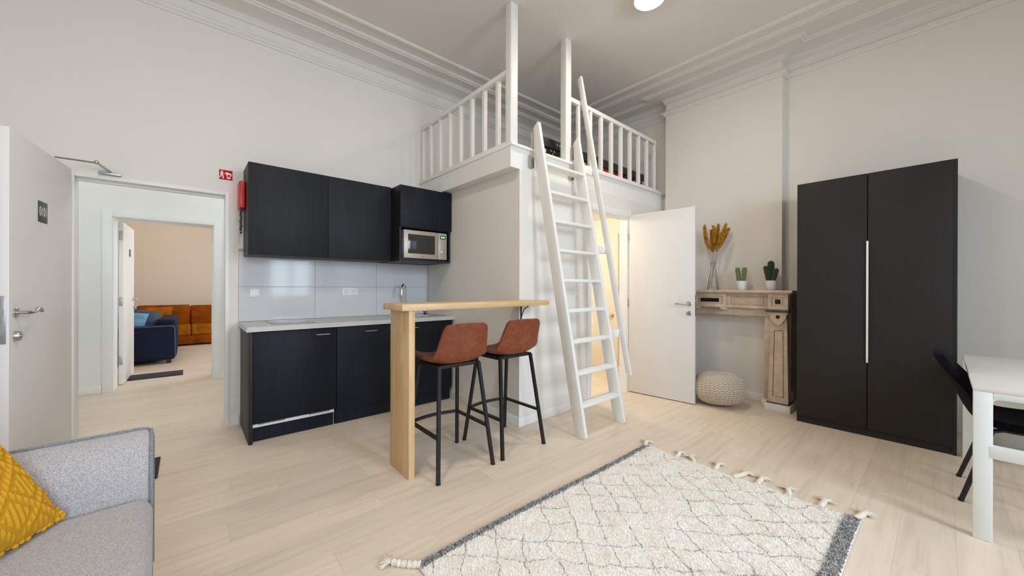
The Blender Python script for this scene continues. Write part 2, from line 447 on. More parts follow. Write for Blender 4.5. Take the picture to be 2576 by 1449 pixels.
# ------------------------------------------------------------------ camera
H = 1.22
f, yaw, roll = 939.6, radians(41.03), 0.0027
cam = bpy.data.cameras.new('camera'); co = bpy.data.objects.new('camera', cam); C.objects.link(co)
cam.sensor_width = 36; cam.lens = f * 36 / 2576; cam.clip_start = .02; cam.clip_end = 60
pit = -0.0008
fw = Vector((sin(yaw) * cos(pit), cos(yaw) * cos(pit), sin(pit))); r = Vector((cos(yaw), -sin(yaw), 0)); u = r.cross(fw)
r2 = r * cos(roll) + u * sin(roll); u2 = u * cos(roll) - r * sin(roll)
mw = Matrix((r2, u2, -fw)).transposed().to_4x4(); mw.translation = (0, 0, H)
co.matrix_world = mw
S.camera = co

# ------------------------------------------------------------------ room shell
XL, XR, YK, YW, ZC = -1.45, 4.79, 4.09, -2.6, 3.68
YB = 2.43                      # front face of the bathroom block
struct(G().box(-3.2, 5.0, -2.9, 11.4, -.12, 0), 'floor', M['floor'], 'pale oak plank floor running through the rooms', 'floor', smooth=False)
struct(G().box(XL - .15, XR + .15, YW - .2, YK + .14, ZC, ZC + .15), 'ceiling', M['ceil'], 'white plaster ceiling of the living room', 'ceiling', smooth=False)
DX0, DX1, DZ = -.63, .262, 2.035     # entrance opening
g = G(); g.box(XL - .15, DX0, YK, YK + .14, 0, ZC); g.box(DX1, XR + .15, YK, YK + .14, 0, ZC); g.box(DX0, DX1, YK, YK + .14, DZ, ZC)
struct(g, 'wall_back', M['wall'], 'white kitchen wall with the open entrance doorway', 'wall', smooth=False)
struct(G().box(XR, XR + .15, YW - .2, YK + .14, 0, ZC), 'wall_right', M['wall'], 'white wall behind the wardrobe and chimney breast', 'wall', smooth=False)
struct(G().box(XL - .15, XL, YW - .2, YK + .14, 0, ZC), 'wall_left', M['wall'], 'white wall on the sofa side of the room', 'wall', smooth=False)
WIN = [(-.95, .05), (1.5, 2.5), (3.02, 3.75)]; WZ0, WZ1 = .89, 3.15
g = G(); xs = [XL - .15] + [v for w in WIN for v in w] + [XR + .15]
for i in range(0, len(xs), 2): g.box(xs[i], xs[i + 1], YW - .2, YW, 0, ZC)
for a, b in WIN: g.box(a, b, YW - .2, YW, 0, WZ0); g.box(a, b, YW - .2, YW, WZ1, ZC)
struct(g, 'wall_front', M['wall'], 'white window wall of the living room', 'wall', smooth=False)
for i, (a, b) in enumerate(WIN):
    w = thing('window_%d' % (i + 1), 'tall white framed window in the window wall', 'window', ((a + b) / 2, YW - .12, WZ0), kind='structure')
    g = G(); t_ = .06
    g.box(a, a + t_, YW - .15, YW - .09, WZ0, WZ1); g.box(b - t_, b, YW - .15, YW - .09, WZ0, WZ1)
    g.box(a + t_, b - t_, YW - .15, YW - .09, WZ0, WZ0 + t_); g.box(a + t_, b - t_, YW - .15, YW - .09, WZ1 - t_, WZ1)
    g.box((a + b) / 2 - .035, (a + b) / 2 + .035, YW - .15, YW - .09, WZ0 + t_, WZ1 - t_); g.box(a + t_, b - t_, YW - .15, YW - .09, 2.45, 2.51)
    fr = g.build('window_frame', M['winframe'], w)
    G().box(a + t_, b - t_, YW - .123, YW - .119, WZ0 + t_, WZ1 - t_).build('pane', M['pane'], fr, smooth=False)
# chimney breast
BX, BY0, BY1 = 4.67, 1.09, 2.345
struct(G().box(BX, XR + .01, BY0, BY1, 0, ZC), 'wall_chimney_breast', M['wall'], 'white chimney breast above the marble fireplace', 'wall', smooth=False)
# bathroom block
BXL = 2.2
DB0, DB1, DBZ = 3.22, 3.925, 2.05
LZ0, LZ1 = 2.262, 2.442
g = G(); g.box(BXL, DB0, YB, YB + .1, 0, LZ0); g.box(DB1, XR, YB, YB + .1, 0, LZ0); g.box(DB0, DB1, YB, YB + .1, DBZ, LZ0)
struct(g, 'wall_bathroom_front', M['wall'], 'white bathroom wall behind the ladder', 'wall', smooth=False)
struct(G().box(BXL, BXL + .1, YB + .1, YK, 0, LZ0), 'wall_bathroom_side', M['wall'], 'white bathroom side wall at the end of the worktop', 'wall', smooth=False)
# bathroom lining, so that its inside has its own warm paint
g = G(); g.box(BXL + .1, XR, YK - .02, YK, 0, LZ0); g.box(XR - .02, XR, YB + .1, YK - .02, 0, LZ0)
struct(g, 'wall_bathroom_lining', M['bathwall'], 'cream painted inner walls of the bathroom', 'wall', smooth=False)
g = G(); g.box(XR - .034, XR - .02, YB + .1, YK - .02, 0, .075, .003)
struct(g, 'baseboard_bathroom', M['base'], 'white skirting inside the bathroom', 'baseboard')
# loft platform
g = G(); g.box(2.093, XR, YB - .0005, YK, LZ0, LZ1)
g.box(2.083, XR, YB - .03, YK, LZ1, LZ1 + .024, .004)
struct(g, 'loft_floor', M['woodwhite'], 'white loft platform above the bathroom', 'loft')

# baseboards
def bb(name, label, *boxes):
    g = G()
    for b_ in boxes: g.box(*b_, .004)
    return struct(g, name, M['base'], label, 'baseboard')
bb('baseboard_bathroom_side', 'white skirting on the bathroom side wall', (BXL - .013, BXL, YB - .0, 3.57, 0, .085))
bb('baseboard_bathroom_front', 'white skirting on the bathroom front wall', (BXL - .013, 3.15, YB - .013, YB, 0, .085), (4.0, XR, YB - .013, YB, 0, .085))
bb('baseboard_right', 'white skirting along the wall behind the desk', (XR - .013, XR, YW, -.08, 0, .085))
bb('baseboard_niche', 'white skirting inside the fireplace opening', (BX - .013, BX, 1.24, 2.2, 0, .085))
bb('baseboard_left', 'white skirting on the sofa wall', (XL, XL + .013, YW, YK, 0, .085))
bb('baseboard_back', 'white skirting beside the entrance door', (XL, DX0 - .03, YK - .013, YK, 0, .085), (.325, .352, YK - .013, YK, 0, .085))

# cornice: picture rail, cove, beads and frame on the ceiling (profile: distance from wall, height)
rail = [(0, 3.435), (.012, 3.435), (.018, 3.45), (.034, 3.462), (.036, 3.478), (.02, 3.486), (.012, 3.498), (0, 3.498)]
cove = [(0, 3.585), (.016, 3.59), (.018, 3.604), (.01, 3.61), (.022, 3.618)] + [(.022 + .15 * (1 - cos(a)), 3.618 + .042 * sin(a)) for a in [radians(d) for d in (20, 40, 60, 80)]] + \
       [(.19, 3.655), (.20, 3.668), (.215, 3.664), (.225, ZC), (0, ZC)]
ridge = [(.335, ZC), (.345, 3.668), (.36, 3.66), (.375, 3.655), (.385, 3.662), (.40, 3.66), (.415, 3.668), (.42, ZC)]
bead = [(.525, ZC), (.53, 3.668), (.545, 3.664), (.555, 3.67), (.57, 3.66), (.585, 3.668), (.59, ZC)]
def sweep(g, prof, path, sgn=1):
    """path in plan; the profile's distance is measured to the left of travel, mitred"""
    n = len(path); rings = []
    for i, p in enumerate(path):
        p = Vector(p)
        d0 = (p - Vector(path[i - 1])).normalized() if i else None
        d1 = (Vector(path[i + 1]) - p).normalized() if i < n - 1 else None
        d0 = d0 or d1; d1 = d1 or d0
        n0 = Vector((-d0.y, d0.x)); n1 = Vector((-d1.y, d1.x))
        b_ = (n0 + n1); b_ = b_ / max(.2, b_.dot(n0))
        rings.append([(p.x + b_.x * q, p.y + b_.y * q, z) for q, z in prof])
    g.loft(rings, True, True)
pathw = [(XR, YW), (XR, BY0), (BX, BY0), (BX, BY1), (XR, BY1), (XR, YK), (XL, YK), (XL, YW)]
g = G(); sweep(g, rail, pathw); struct(g, 'trim_1', M['trim'], 'plaster picture rail below the cornice', 'cornice', ang=25)
g = G(); sweep(g, cove, pathw); struct(g, 'trim_2', M['trim'], 'plaster cove between wall and ceiling', 'cornice', ang=25)
paths = [(BX - .01, YW), (BX - .01, YK), (XL, YK), (XL, YW)]
g = G(); sweep(g, ridge, paths); struct(g, 'trim_3', M['trim'], 'plaster ridge moulding on the ceiling', 'cornice', ang=25)
g = G(); sweep(g, bead, paths); struct(g, 'trim_4', M['trim'], 'outer plaster bead framing the ceiling', 'cornice', ang=25)

# ------------------------------------------------------------------ entrance, hall and far room
def frame_u(g, x0, x1, z1, w, y0, y1, bev=.003):
    g.box(x0 - w, x0, y0, y1, 0, z1 + w, bev); g.box(x1, x1 + w, y0, y1, 0, z1 + w, bev); g.box(x0, x1, y0, y1, z1, z1 + w, bev)
g = G(); frame_u(g, DX0 + .018, DX1 - .012, DZ - .018, .03, YK - .008, YK + .15)
g.box(DX0 + .018, DX1 - .012, YK + .07, YK + .11, DZ - .032, DZ - .018)
struct(g, 'trim_5', M['white'], 'slim white metal frame of the entrance doorway', 'door frame')
HY = 6.3
# hall
g = G(); g.box(-1.9, -.655, HY, HY + .36, 0, 2.9); g.box(.27, 1.5, HY, HY + .36, 0, 2.9); g.box(-.655, .27, HY, HY + .36, 2.045, 2.9)
struct(g, 'wall_hall_back', M['hallwall'], 'white hall wall with a second doorway', 'wall', smooth=False)
g = G(); g.box(-1.9, -1.75, YK + .14, HY, 0, 2.9); struct(g, 'wall_hall_left', M['hallwall'], 'white end wall of the hall behind the door', 'wall', smooth=False)
g = G(); g.box(1.35, 1.5, YK + .14, HY, 0, 2.9); struct(g, 'wall_hall_right', M['hallwall'], 'white end wall of the hall', 'wall', smooth=False)
g = G(); g.box(-1.9, 1.5, YK + .14, HY + .36, 2.9, 3.0); struct(g, 'ceiling_hall', M['ceil'], 'white hall ceiling', 'ceiling', smooth=False)
bb('baseboard_hall', 'white skirting along the hall wall', (-1.75, -.735, HY - .013, HY, 0, .085), (.345, 1.35, HY - .013, HY, 0, .085))
g = G(); frame_u(g, -.655, .27, 2.03, .078, HY - .014, HY, .003)
struct(g, 'trim_6', M['hallwall'], 'flat white casing around the hall doorway', 'door frame')
g = G(); g.box(-.655, -.643, HY, HY + .36, 0, 2.03); g.box(.258, .27, HY, HY + .36, 0, 2.03); g.box(-.643, .258, HY, HY + .36, 2.03, 2.045)
struct(g, 'trim_7', M['hallwall'], 'white lining of the hall doorway', 'door frame', smooth=False)
FY = 11.15
g = G(); g.box(-3.2, 3.2, FY, FY + .15, 0, 3.3); struct(g, 'wall_far_back', M['farwall'], 'beige wall behind the rust sofa', 'wall', smooth=False)
g = G(); g.box(-3.2, -3.05, HY + .36, FY, 0, 3.3); struct(g, 'wall_far_left', M['farwall'], 'beige side wall of the far room', 'wall', smooth=False)
g = G(); g.box(3.05, 3.2, HY + .36, FY, 0, .9); g.box(3.05, 3.2, HY + .36, FY, 2.9, 3.3); g.box(3.05, 3.2, HY + .36, 7.4, .9, 2.9); g.box(3.05, 3.2, 9.6, FY, .9, 2.9)
struct(g, 'wall_far_right', M['farwall'], 'beige window wall of the far room', 'wall', smooth=False)
g = G(); g.box(-3.2, 3.2, HY + .36, FY + .15, 3.3, 3.4); struct(g, 'ceiling_far', M['ceil'], 'white ceiling of the far room', 'ceiling', smooth=False)
g = G(); g.box(-3.2, -1.9, HY + .26, HY + .36, 0, 3.3); g.box(1.5, 3.2, HY + .26, HY + .36, 0, 3.3); g.box(-1.9, 1.5, HY + .26, HY + .36, 2.9, 3.3)
struct(g, 'wall_far_front', M['farwall'], 'beige front wall of the far room', 'wall', smooth=False)

def lever(g, base, out, along, L=.125, wave=False):
    """rosette-mounted lever: base on the door face, out = face normal, along = lever direction"""
    b_ = Vector(base); o = Vector(out); a = Vector(along)
    pts = [b_, b_ + o * .045, b_ + o * .052 + a * .012]
    if wave:
        for k in range(1, 9):
            q = k / 8
            z = 0 if q < .45 else .016 * sin((q - .45) / .55 * pi * .9) * 1.2 - .006 * (q > .95)
            pts.append(b_ + o * .052 + a * (.012 + L * q) + Vector((0, 0, z)))
    else: pts += [b_ + o * .052 + a * L]
    g.tube(pts, .0095, 12)
def disc(g, base, out, r_=.026, t_=.009):
    b_ = Vector(base); g.tube([b_, b_ + Vector(out) * t_ * .7, b_ + Vector(out) * t_], [r_, r_, r_ * .88], 24)

# entrance door leaf, open against the sofa wall
hinge = Vector((-.618, 4.045, 0)); ang = radians(95.2)
d_ = Vector((-sin(ang - pi / 2), -cos(ang - pi / 2), 0)); nrm = Vector((-d_.y, d_.x, 0)) * 1.0
if nrm.x < 0: nrm = -nrm
rz1 = math.atan2(d_.y, d_.x)
door1 = thing('door_1', 'white entrance door standing open beside the grey sofa', 'door', hinge, rz1, kind='structure')
# local: x along leaf from hinge to free edge, y: side
side = 1 if (Matrix.Rotation(rz1, 3, 'Z') @ Vector((0, 1, 0))).dot(nrm) > 0 else -1
LW = .87
leaf = G().box(0, LW, 0, -side * .042, .008, 2.05, .002).build('leaf', M['doorwhite'], door1, local=True)
def dl(x, z, o=0): return Vector((x, side * o, z))
g = G(); disc(g, dl(LW - .062, 1.08), (0, side, 0)); lever(g, dl(LW - .062, 1.08), (0, side, 0), (-1, 0, 0), .13, True)
tag(g.build('handle', M['nickel'], leaf, local=True), 'brushed nickel lever handle')
g = G(); disc(g, dl(LW - .062, .955), (0, side, 0), .026, .02); g.cyl(dl(LW - .062, .955, .02), dl(LW - .062, .955, .024), .009)
tag(g.build('lock_cylinder', M['nickel'], leaf, local=True), 'round nickel lock rosette')
g = G(); g.box(LW, LW + .002, -side * .01, -side * .034, .92, 1.17, .001); g.box(LW, LW + .004, -side * .016, -side * .028, 1.07, 1.10); g.box(LW, LW + .003, -side * .016, -side * .028, .97, 1.02)
tag(g.build('lock_plate', M['grey_metal'], leaf, local=True), 'grey metal lock plate in the door edge')
plate = G().box(.41, .535, side * .0, side * .003, 1.606, 1.731, .001).build('number_plate', M['signgrey'], leaf, local=True)
tag(plate, 'dark grey plate with white number 0101')
mloc = Matrix.Translation((.4715, side * .0032, 1.668)) @ axes((0, 0, 0), (-1 * side * side, 0, 0) if side == 1 else (1, 0, 0), (0, side, 0))
text_mesh('0101', .080, M['signwhite'], 'number', plate, WM[plate] @ mloc, .0005, .70)
# overhead closer arm
cl = thing('door_closer', 'steel closer arm over the entrance doorway', 'door closer', (-.43, YK - .02, 2.06))
hub = Vector((-.485, 3.93, 2.10))
G().box(-.49, -.375, YK - .03, YK - .008, 2.052, 2.07, .002).build('bracket', M['grey_metal'], cl)
G().tube([(-.43, YK - .02, 2.072), hub], .008, 8).ball(hub, .014).build('arm', M['nickel'], cl)
G().tube([hub + Vector((0, 0, -.004)), (-.652, 3.80, 2.066)], .006, 8).build('forearm', M['nickel'], cl)

# hall door leaf, open into the far room
door2 = thing('door_2', 'white hall door standing open beside the doormat', 'door', (-.638, HY + .37, 0), pi / 2 - radians(2.0), kind='structure')
leaf2 = G().box(0, .85, -.042, 0, .008, 2.02, .002).build('leaf', M['doorwhite'], door2, local=True)
g = G(); disc(g, (.785, -.042, 1.05), (0, -1, 0), .024); lever(g, (.785, -.042, 1.05), (0, -1, 0), (-1, 0, 0), .11)
tag(g.build('handle', M['nickel'], leaf2, local=True), 'nickel lever handle')
g = G(); disc(g, (.785, -.042, .93), (0, -1, 0), .024, .012); tag(g.build('lock_cylinder', M['nickel'], leaf2, local=True), 'nickel lock rosette')
for z in (.25, .98, 1.80):
    tag(G().box(-.004, 0, -.036, -.006, z, z + .11, .001).build('hinge', M['grey_metal'], leaf2, local=True), 'grey metal hinge plate')
G().box(.43, .53, -.045, -.042, 1.62, 1.72, .001).build('number_plate', M['signgrey'], leaf2, local=True)

# doormats
o = G().box(-.78, -.14, 3.27, 3.65, .0, .012, .004).build('doormat', M['doormat'], loc=(-.46, 3.46, 0))
tag(o, 'black doormat behind the grey sofa at the entrance', 'doormat')
o = G().box(-.58, -.04, 6.89, 7.25, .0, .012, .004).build('doormat', M['doormat'], loc=(-.31, 7.07, 0))
tag(o, 'dark grey doormat in the far room beside the hall door', 'doormat')

def cushion_fn(w, h, t_, e=2.6, sag=0):
    """closed pillow: returns a function over (u, v) and front/back sign"""
    def fn(u_, v_, s_):
        a, b_ = 2 * u_ - 1, 2 * v_ - 1
        k = max(0, (1 - abs(a) ** e) * (1 - abs(b_) ** e)) ** .5
        pin = 1 - .07 * (1 - a * a) * (abs(b_) ** 3) ; pin2 = 1 - .07 * (1 - b_ * b_) * (abs(a) ** 3)
        return Vector((a * w / 2 * pin2, s_ * t_ / 2 * k, b_ * h / 2 * pin))
    return fn
def pillow(g, mtx, w, h, t_, n=24, wob=.006, seed=0):
    fn = cushion_fn(w, h, t_)
    for s_ in (1, -1):
        def P(u_, v_):
            p = fn(u_, v_, s_)
            q = noise.noise(Vector((u_ * 5 + seed, v_ * 5, s_ * 3 + seed)))
            p.y += s_ * wob * q * (1 if 0 < u_ < 1 and 0 < v_ < 1 else 0)
            return mtx @ p
        g.grid(P, n, n)
    bmesh.ops.remove_doubles(g.b, verts=g.b.verts, dist=1e-5)
    bmesh.ops.recalc_face_normals(g.b, faces=g.b.faces)
def softbox(g, x0, x1, y0, y1, z0, z1, bev=.05, puff=.0):
    g.box(x0, x1, y0, y1, z0, z1, bev, 5)

# navy sofa in the far room (its end arm faces the doorway)
sf = thing('navy_sofa', 'navy blue sofa with piped arm in the far room', 'sofa', (-.55, 8.9, 0))
g = G(); softbox(g, -1.05, -.14, 8.06, 8.28, .06, .60, .045); g.build('armrest', M['bluefab'], sf)
g = G(); g.tube([(-1.0, 8.065, .585), (-.25, 8.065, .594), (-.165, 8.07, .588), (-.148, 8.07, .55), (-.143, 8.07, .12)], .009, 6); tag(g.build('piping', M['bluepiping'], sf), 'lighter blue piping')
g = G(); softbox(g, -.36, -.125, 8.28, 9.7, .06, .685, .05); g.build('backrest', M['bluefab'], sf)
g = G(); softbox(g, -1.05, -.36, 8.28, 9.7, .06, .42, .05); g.build('seat', M['bluefab'], sf)
g = G(); softbox(g, -1.05, -.125, 9.7, 9.9, .06, .60, .045); g.build('armrest', M['bluefab'], sf)
g = G()
for x in (-.98, -.22):
    for y in (8.14, 9.8): G().box(x - .03, x + .03, y - .03, y + .03, 0, .0605).build('foot', M['black'], sf)
g = G(); pillow(g, Matrix.Translation((-.72, 8.52, .645)) @ Matrix.Rotation(radians(-42), 4, 'X') @ Matrix.Rotation(radians(6), 4, 'Y'), .46, .40, .15, 16)
tag(g.build('throw_pillow', M['bluelight'], loc=(-.72, 8.44, .43)), 'bright sky blue velvet pillow on the navy sofa', 'pillow', 'pillows on the navy sofa')
g = G(); pillow(g, Matrix.Translation((-.60, 8.82, .655)) @ Matrix.Rotation(radians(-30), 4, 'X') @ Matrix.Rotation(radians(14), 4, 'Y'), .48, .42, .16, 16, seed=3)
tag(g.build('throw_pillow', M['bluemid'], loc=(-.52, 8.66, .43)), 'slate blue pillow behind the sky blue one on the navy sofa', 'pillow', 'pillows on the navy sofa')
# rust sofa against the far wall
so = thing('rust_sofa', 'rust velvet sofa against the beige far wall', 'sofa', (.3, 10.7, 0))
g = G(); softbox(g, -.78, 1.6, 10.24, 11.1, .03, .215, .02); g.build('base', M['orange'], so)
for a, b_ in ((-.77, .062), (.068, .85), (.856, 1.6)):
    g = G(); softbox(g, a, b_, 10.22, 10.95, .215, .425, .035); g.build('seat_cushion', M['orange_light'], so)
g = G(); softbox(g, -.78, 1.6, 10.92, 11.12, .05, .70, .04); g.build('back_frame', M['orange'], so)
for a, b_, z in ((-.77, .052, .83), (.058, .85, .815), (.856, 1.6, .815)):
    g = G(); softbox(g, a, b_, 10.68, 10.93, .41, z, .035); g.build('back_cushion', M['orange'], so)
g = G(); pillow(g, Matrix.Translation((-.47, 10.53, .625)) @ Matrix.Rotation(radians(-12), 4, 'X'), .50, .37, .15, 18, .012, 5)
tag(g.build('throw_pillow', M['orange_light'], loc=(-.45, 10.58, .42)), 'amber velvet pillow leaning on the rust sofa', 'pillow')

# ------------------------------------------------------------------ kitchen
YF = 3.50
# tiles
g = G(); g.box(.344, BXL, YK - .006, YK, .86, 1.56)
back = struct(g, 'backsplash', M['grout'], 'white tiled splashback between worktop and wall cabinets', 'splashback', smooth=False)
g = G()
txs = [.344, .957, 1.573, 2.189]
for a, b_ in zip(txs, txs[1:]):
    for z0, z1 in ((.9125, 1.2225), (1.2235, 1.5335)): g.box(a + .0012, b_ - .0012, YK - .0125, YK - .006, z0 + .001, z1 - .001, .0008, 1)
tl = g.build('tile', M['tile'], back, smooth=False)
# worktop with a sink cut-out
SX0, SX1, SY0, SY1 = 1.632, 2.135, 3.575, 3.935
WX0, WX1, WY0, WY1 = .344, BXL - .001, 3.475, YK - .013
g = G()
bx0, bx1, by0, by1 = 1.652, 1.905, 3.62, 3.90      # basin
for b_ in ((WX0, bx0, WY0, WY1), (bx1, WX1, WY0, WY1), (bx0, bx1, WY0, by0), (bx0, bx1, by1, WY1)): g.box(*b_, .872, .910)
bmesh.ops.remove_doubles(g.b, verts=g.b.verts, dist=1e-5)
o = g.build('worktop', M['worktop'], loc=(1.27, 3.8, .872), smooth=False); tag(o, 'light grey kitchen worktop on the black base cabinets', 'worktop')
def handle_bar(x0, x1, z, y, parent):
    g = G(); g.tube([(x0, y, z), (x0, y - .026, z), (x0 + .004, y - .030, z), (x1 - .004, y - .030, z), (x1, y - .026, z), (x1, y, z)], .0048, 8)
    tag(g.build('handle', M['nickel'], parent), 'thin brushed nickel bar handle')
o = G().box(.358, .385, 3.492, YK - .013, 0, .871, .001).build('cabinet_end_panel', M['cabside'], loc=(.37, 3.8, 0))
tag(o, 'dark end panel closing the base cabinets beside the doorway', 'end panel')
def base_unit(x0, x1, hx, label, vent=False, last=False):
    t_ = thing('base_cabinet', label, 'kitchen cabinet', ((x0 + x1) / 2, 3.8, 0), group='black base cabinets under the worktop')
    zq = .16 if vent else .13
    g = G(); yb0, yb1 = YF + .022, YK - .013
    g.box(x0 + .001, x0 + .018, yb0, yb1, zq, .868); g.box(x1 - .018, x1 - .001, yb0, yb1, zq, .868); g.box(x0 + .018, x1 - .018, yb0, yb1, zq, zq + .018); g.box(x0 + .018, x1 - .018, yb1 - .012, yb1, zq + .018, .868)
    g.build('body', M['inner_black'], t_, smooth=False)
    for q in (x0 + .05, x1 - .05): G().box(q - .02, q + .02, YF + .2, YF + .24, 0, zq).build('foot', M['inner_black'], t_, smooth=False)
    if not vent:
        zb, zp = .132, .128
        G().box(x0 + .001, x1 - .001, YF + .05, YF + .068, 0, zp).build('plinth', M['cab'], t_, smooth=False)
    else:
        zb = .150
        G().box(x0 + .001, x1 - .012, YF + .05, YF + .068, 0, .118, .001).build('plinth', M['cab'], t_, smooth=False)
        g = G(); g.box(x0 + .001, x1 - .012, YF + .024, YF + .036, .118, .132)
        for a, b_ in ((x0 + .0, x0 + .04), (x0 + .22, x0 + .40), (x1 - .05, x1 - .012)): g.box(a, b_, YF + .024, YF + .036, .132, .148)
        for a, b_ in ((x0 + .045, x0 + .22), (x0 + .405, x1 - .052)):
            n = 17
            for k in range(n): g.box(a + (b_ - a) * k / n, a + (b_ - a) * (k + .42) / n, YF + .024, YF + .036, .132, .148)
        tag(g.build('vent_grille', M['white'], t_, smooth=False), 'white slotted ventilation strip')
        tag(G().box(x1 - .011, x1 - .008, YF + .055, YF + .06, 0, .118).build('gap_strip', M['white'], t_, smooth=False), 'white edge showing beside the plinth')
    dr = G().box(x0 + .0025, x1 - .0025, YF, YF + .020, zb, .864, .001).build('door', M['cab'], t_)
    handle_bar(hx, hx + .105, .816, YF, dr)
base_unit(.386, .996, .832, 'black fridge cabinet with white vent strip, nearest the doorway', vent=True)
base_unit(.996, 1.597, 1.243, 'middle black base cabinet between fridge cabinet and sink cabinet')
base_unit(1.597, 2.18, 1.665, 'black sink cabinet at the bathroom wall behind the bar leg')
# hob
g = G(); g.box(.535, .850, 3.60, 4.02, .9103, .916, .002)
o = g.build('ceramic_hob', M['hob'], loc=(.69, 3.8, .91)); tag(o, 'flat glass hob set in the grey worktop', 'hob')
# sink
sk = thing('kitchen_sink', 'stainless steel sink with drainer in the grey worktop', 'sink', (1.7, 3.78, .91))
g = G()
z0 = .9105
for b_ in ((SX0, bx0, SY0, SY1), (bx1, SX1, SY0, SY1), (bx0, bx1, SY0, by0), (bx0, bx1, by1, SY1)): g.box(*b_, z0, z0 + .004)
for x0, x1, y0, y1 in ((SX0, SX1, SY0, SY0 + .012), (SX0, SX1, SY1 - .012, SY1), (SX0, SX0 + .012, SY0, SY1), (SX1 - .012, SX1, SY0, SY1)): g.box(x0, x1, y0, y1, z0, z0 + .008, .003)
g.build('rim', M['steel'], sk)
g = G()
def basin(u_, v_):
    a = 2 * pi * u_; e = .35
    c_, s_ = cos(a), sin(a); q = (abs(c_) ** (2 / e) + abs(s_) ** (2 / e)) ** (-e / 2)
    k = [1.0, .985, .96, .93, .88, .5, .12][min(6, int(v_ * 6 + .5))]; z = [0, -.01, -.06, -.12, -.143, -.15, -.152][min(6, int(v_ * 6 + .5))]
    return ((bx0 + bx1) / 2 + (bx1 - bx0) / 2 * q * c_ * k, (by0 + by1) / 2 + (by1 - by0) / 2 * q * s_ * k, .914 + z)
g.grid(basin, 48, 6, True); g.build('basin', M['steel'], sk, ang=60)
g = G()
for k in range(7): g.box(1.925, 2.11, 3.63 + k * .042, 3.64 + k * .042, z0 + .004, z0 + .0075, .0015)
g.build('drainer_ridges', M['steel'], sk)
# drain stopper
st = thing('sink_stopper', 'black star shaped stopper lying on the sink drainer', 'sink stopper', (2.03, 3.83, .9185))
g = G(); g.lathe([(.013, 0), (.016, .004), (.016, .01), (.008, .014), (.007, .022)], (2.03, 3.83, .9185), 16); g.build('plug', M['black'], st)
pts = []
for k in range(10):
    a = 2 * pi * k / 10; rr = .026 if k % 2 == 0 else .014
    pts.append((2.03 + rr * cos(a), 3.83 + rr * sin(a)))
g = G(); g.prism(pts, 'z', .940, .950, .002); g.build('knob', M['black'], st)
# tap
tp = thing('kitchen_tap', 'chrome swan neck tap behind the bar', 'tap', (1.862, 3.972, .9105))
T0 = Vector((1.862, 3.972, .9105)); dv = Vector((-.105, -.105, 0)).normalized()
g = G(); g.lathe([(.026, 0), (.026, .008), (.018, .014), (.016, .05), (.0135, .06)], T0, 20); g.build('base', M['chrome'], tp)
g = G(); R_ = .06; zt = T0.z + .275
pts = [T0 + Vector((0, 0, .05)), T0 + Vector((0, 0, .275))]
for k in range(1, 11): a = pi * k / 10; pts.append(Vector((T0.x, T0.y, zt)) + dv * (R_ - R_ * cos(a)) + Vector((0, 0, R_ * sin(a) * 1.15)))
pts.append(pts[-1] + Vector((0, 0, -.035)))
g.tube(pts, .0105, 12); g.build('spout', M['chrome'], tp)
e_ = pts[-1]; g = G(); g.cyl(e_ + Vector((0, 0, .018)), e_ + Vector((0, 0, -.016)), .0135, 16); g.build('aerator', M['chrome'], tp)
g = G(); g.tube([T0 + Vector((.012, -.005, .045)), T0 + Vector((.055, -.02, .06))], .006, 8); g.build('lever', M['chrome'], tp)
# wall cabinets
WYF = 3.75; WZ0_, WZ1_ = 1.493, 2.256
def wall_unit(x0, x1, label, end=False):
    t_ = thing('wall_cabinet', label, 'kitchen cabinet', ((x0 + x1) / 2, 3.92, WZ0_), group='black wall cabinets over the splashback')
    G().box(x0 + .0005, x1 - .0005, WYF + .021, YK, WZ0_ - .002, WZ1_ - .002).build('body', M['cabside'], t_, smooth=False)
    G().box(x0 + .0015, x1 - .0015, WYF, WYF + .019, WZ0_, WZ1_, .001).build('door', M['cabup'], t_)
wall_unit(.379, .992, 'black wall cabinet nearest the doorway, beside the red fire blanket box')
wall_unit(.992, 1.600, 'black wall cabinet between doorway cabinet and microwave cabinet')
MX0, MX1, MYF, MZ0, MZ1 = 1.601, 2.192, 3.535, 1.487, 2.247
mc = thing('microwave_cabinet', 'deep black cabinet holding the microwave in the corner', 'kitchen cabinet', (1.9, 3.8, MZ0))
g = G(); tk = .018; oz = 1.832
g.box(MX0, MX0 + tk, MYF + .022, YK, MZ0, MZ1); g.box(MX1 - tk - .006, MX1 - .006, MYF + .022, YK, MZ0, MZ1); g.box(MX0 + tk, MX1 - tk - .006, MYF + .022, YK, MZ0, MZ0 + tk)
g.box(MX0 + tk, MX1 - tk - .006, MYF + .022, YK, oz - .006, oz + tk); g.box(MX0 + tk, MX1 - tk - .006, MYF + .022, YK, MZ1 - tk, MZ1); g.box(MX0 + tk, MX1 - tk - .006, YK - .02, YK - .005, MZ0 + tk, MZ1 - tk)
g.build('body', M['inner_black'], mc, smooth=False)
G().box(MX0 + .001, MX1, MYF, MYF + .02, oz, MZ1, .001).build('flap_door', M['cab'], mc)
mw_ = thing('microwave', 'champagne steel microwave in the black corner cabinet', 'microwave', (1.9, 3.8, 1.507))
bx = (1.645, 2.142, 1.520, 1.806); myf = 3.548
G().box(MX0 + .03, MX1 - .045, myf + .022, 4.03, 1.5056, 1.808, .003).build('body', M['black'], mw_)
xs_ = 2.036
g = G(); g.box(bx[0], xs_ - .001, myf, myf + .022, bx[2], bx[3], .004); door = g.build('door', M['microwave'], mw_)
g = G(); g.box(1.690, 1.995, myf - .0015, myf + .004, 1.568, 1.765, .0012); tag(g.build('window_glass', M['microglass'], door), 'dark glass door window')
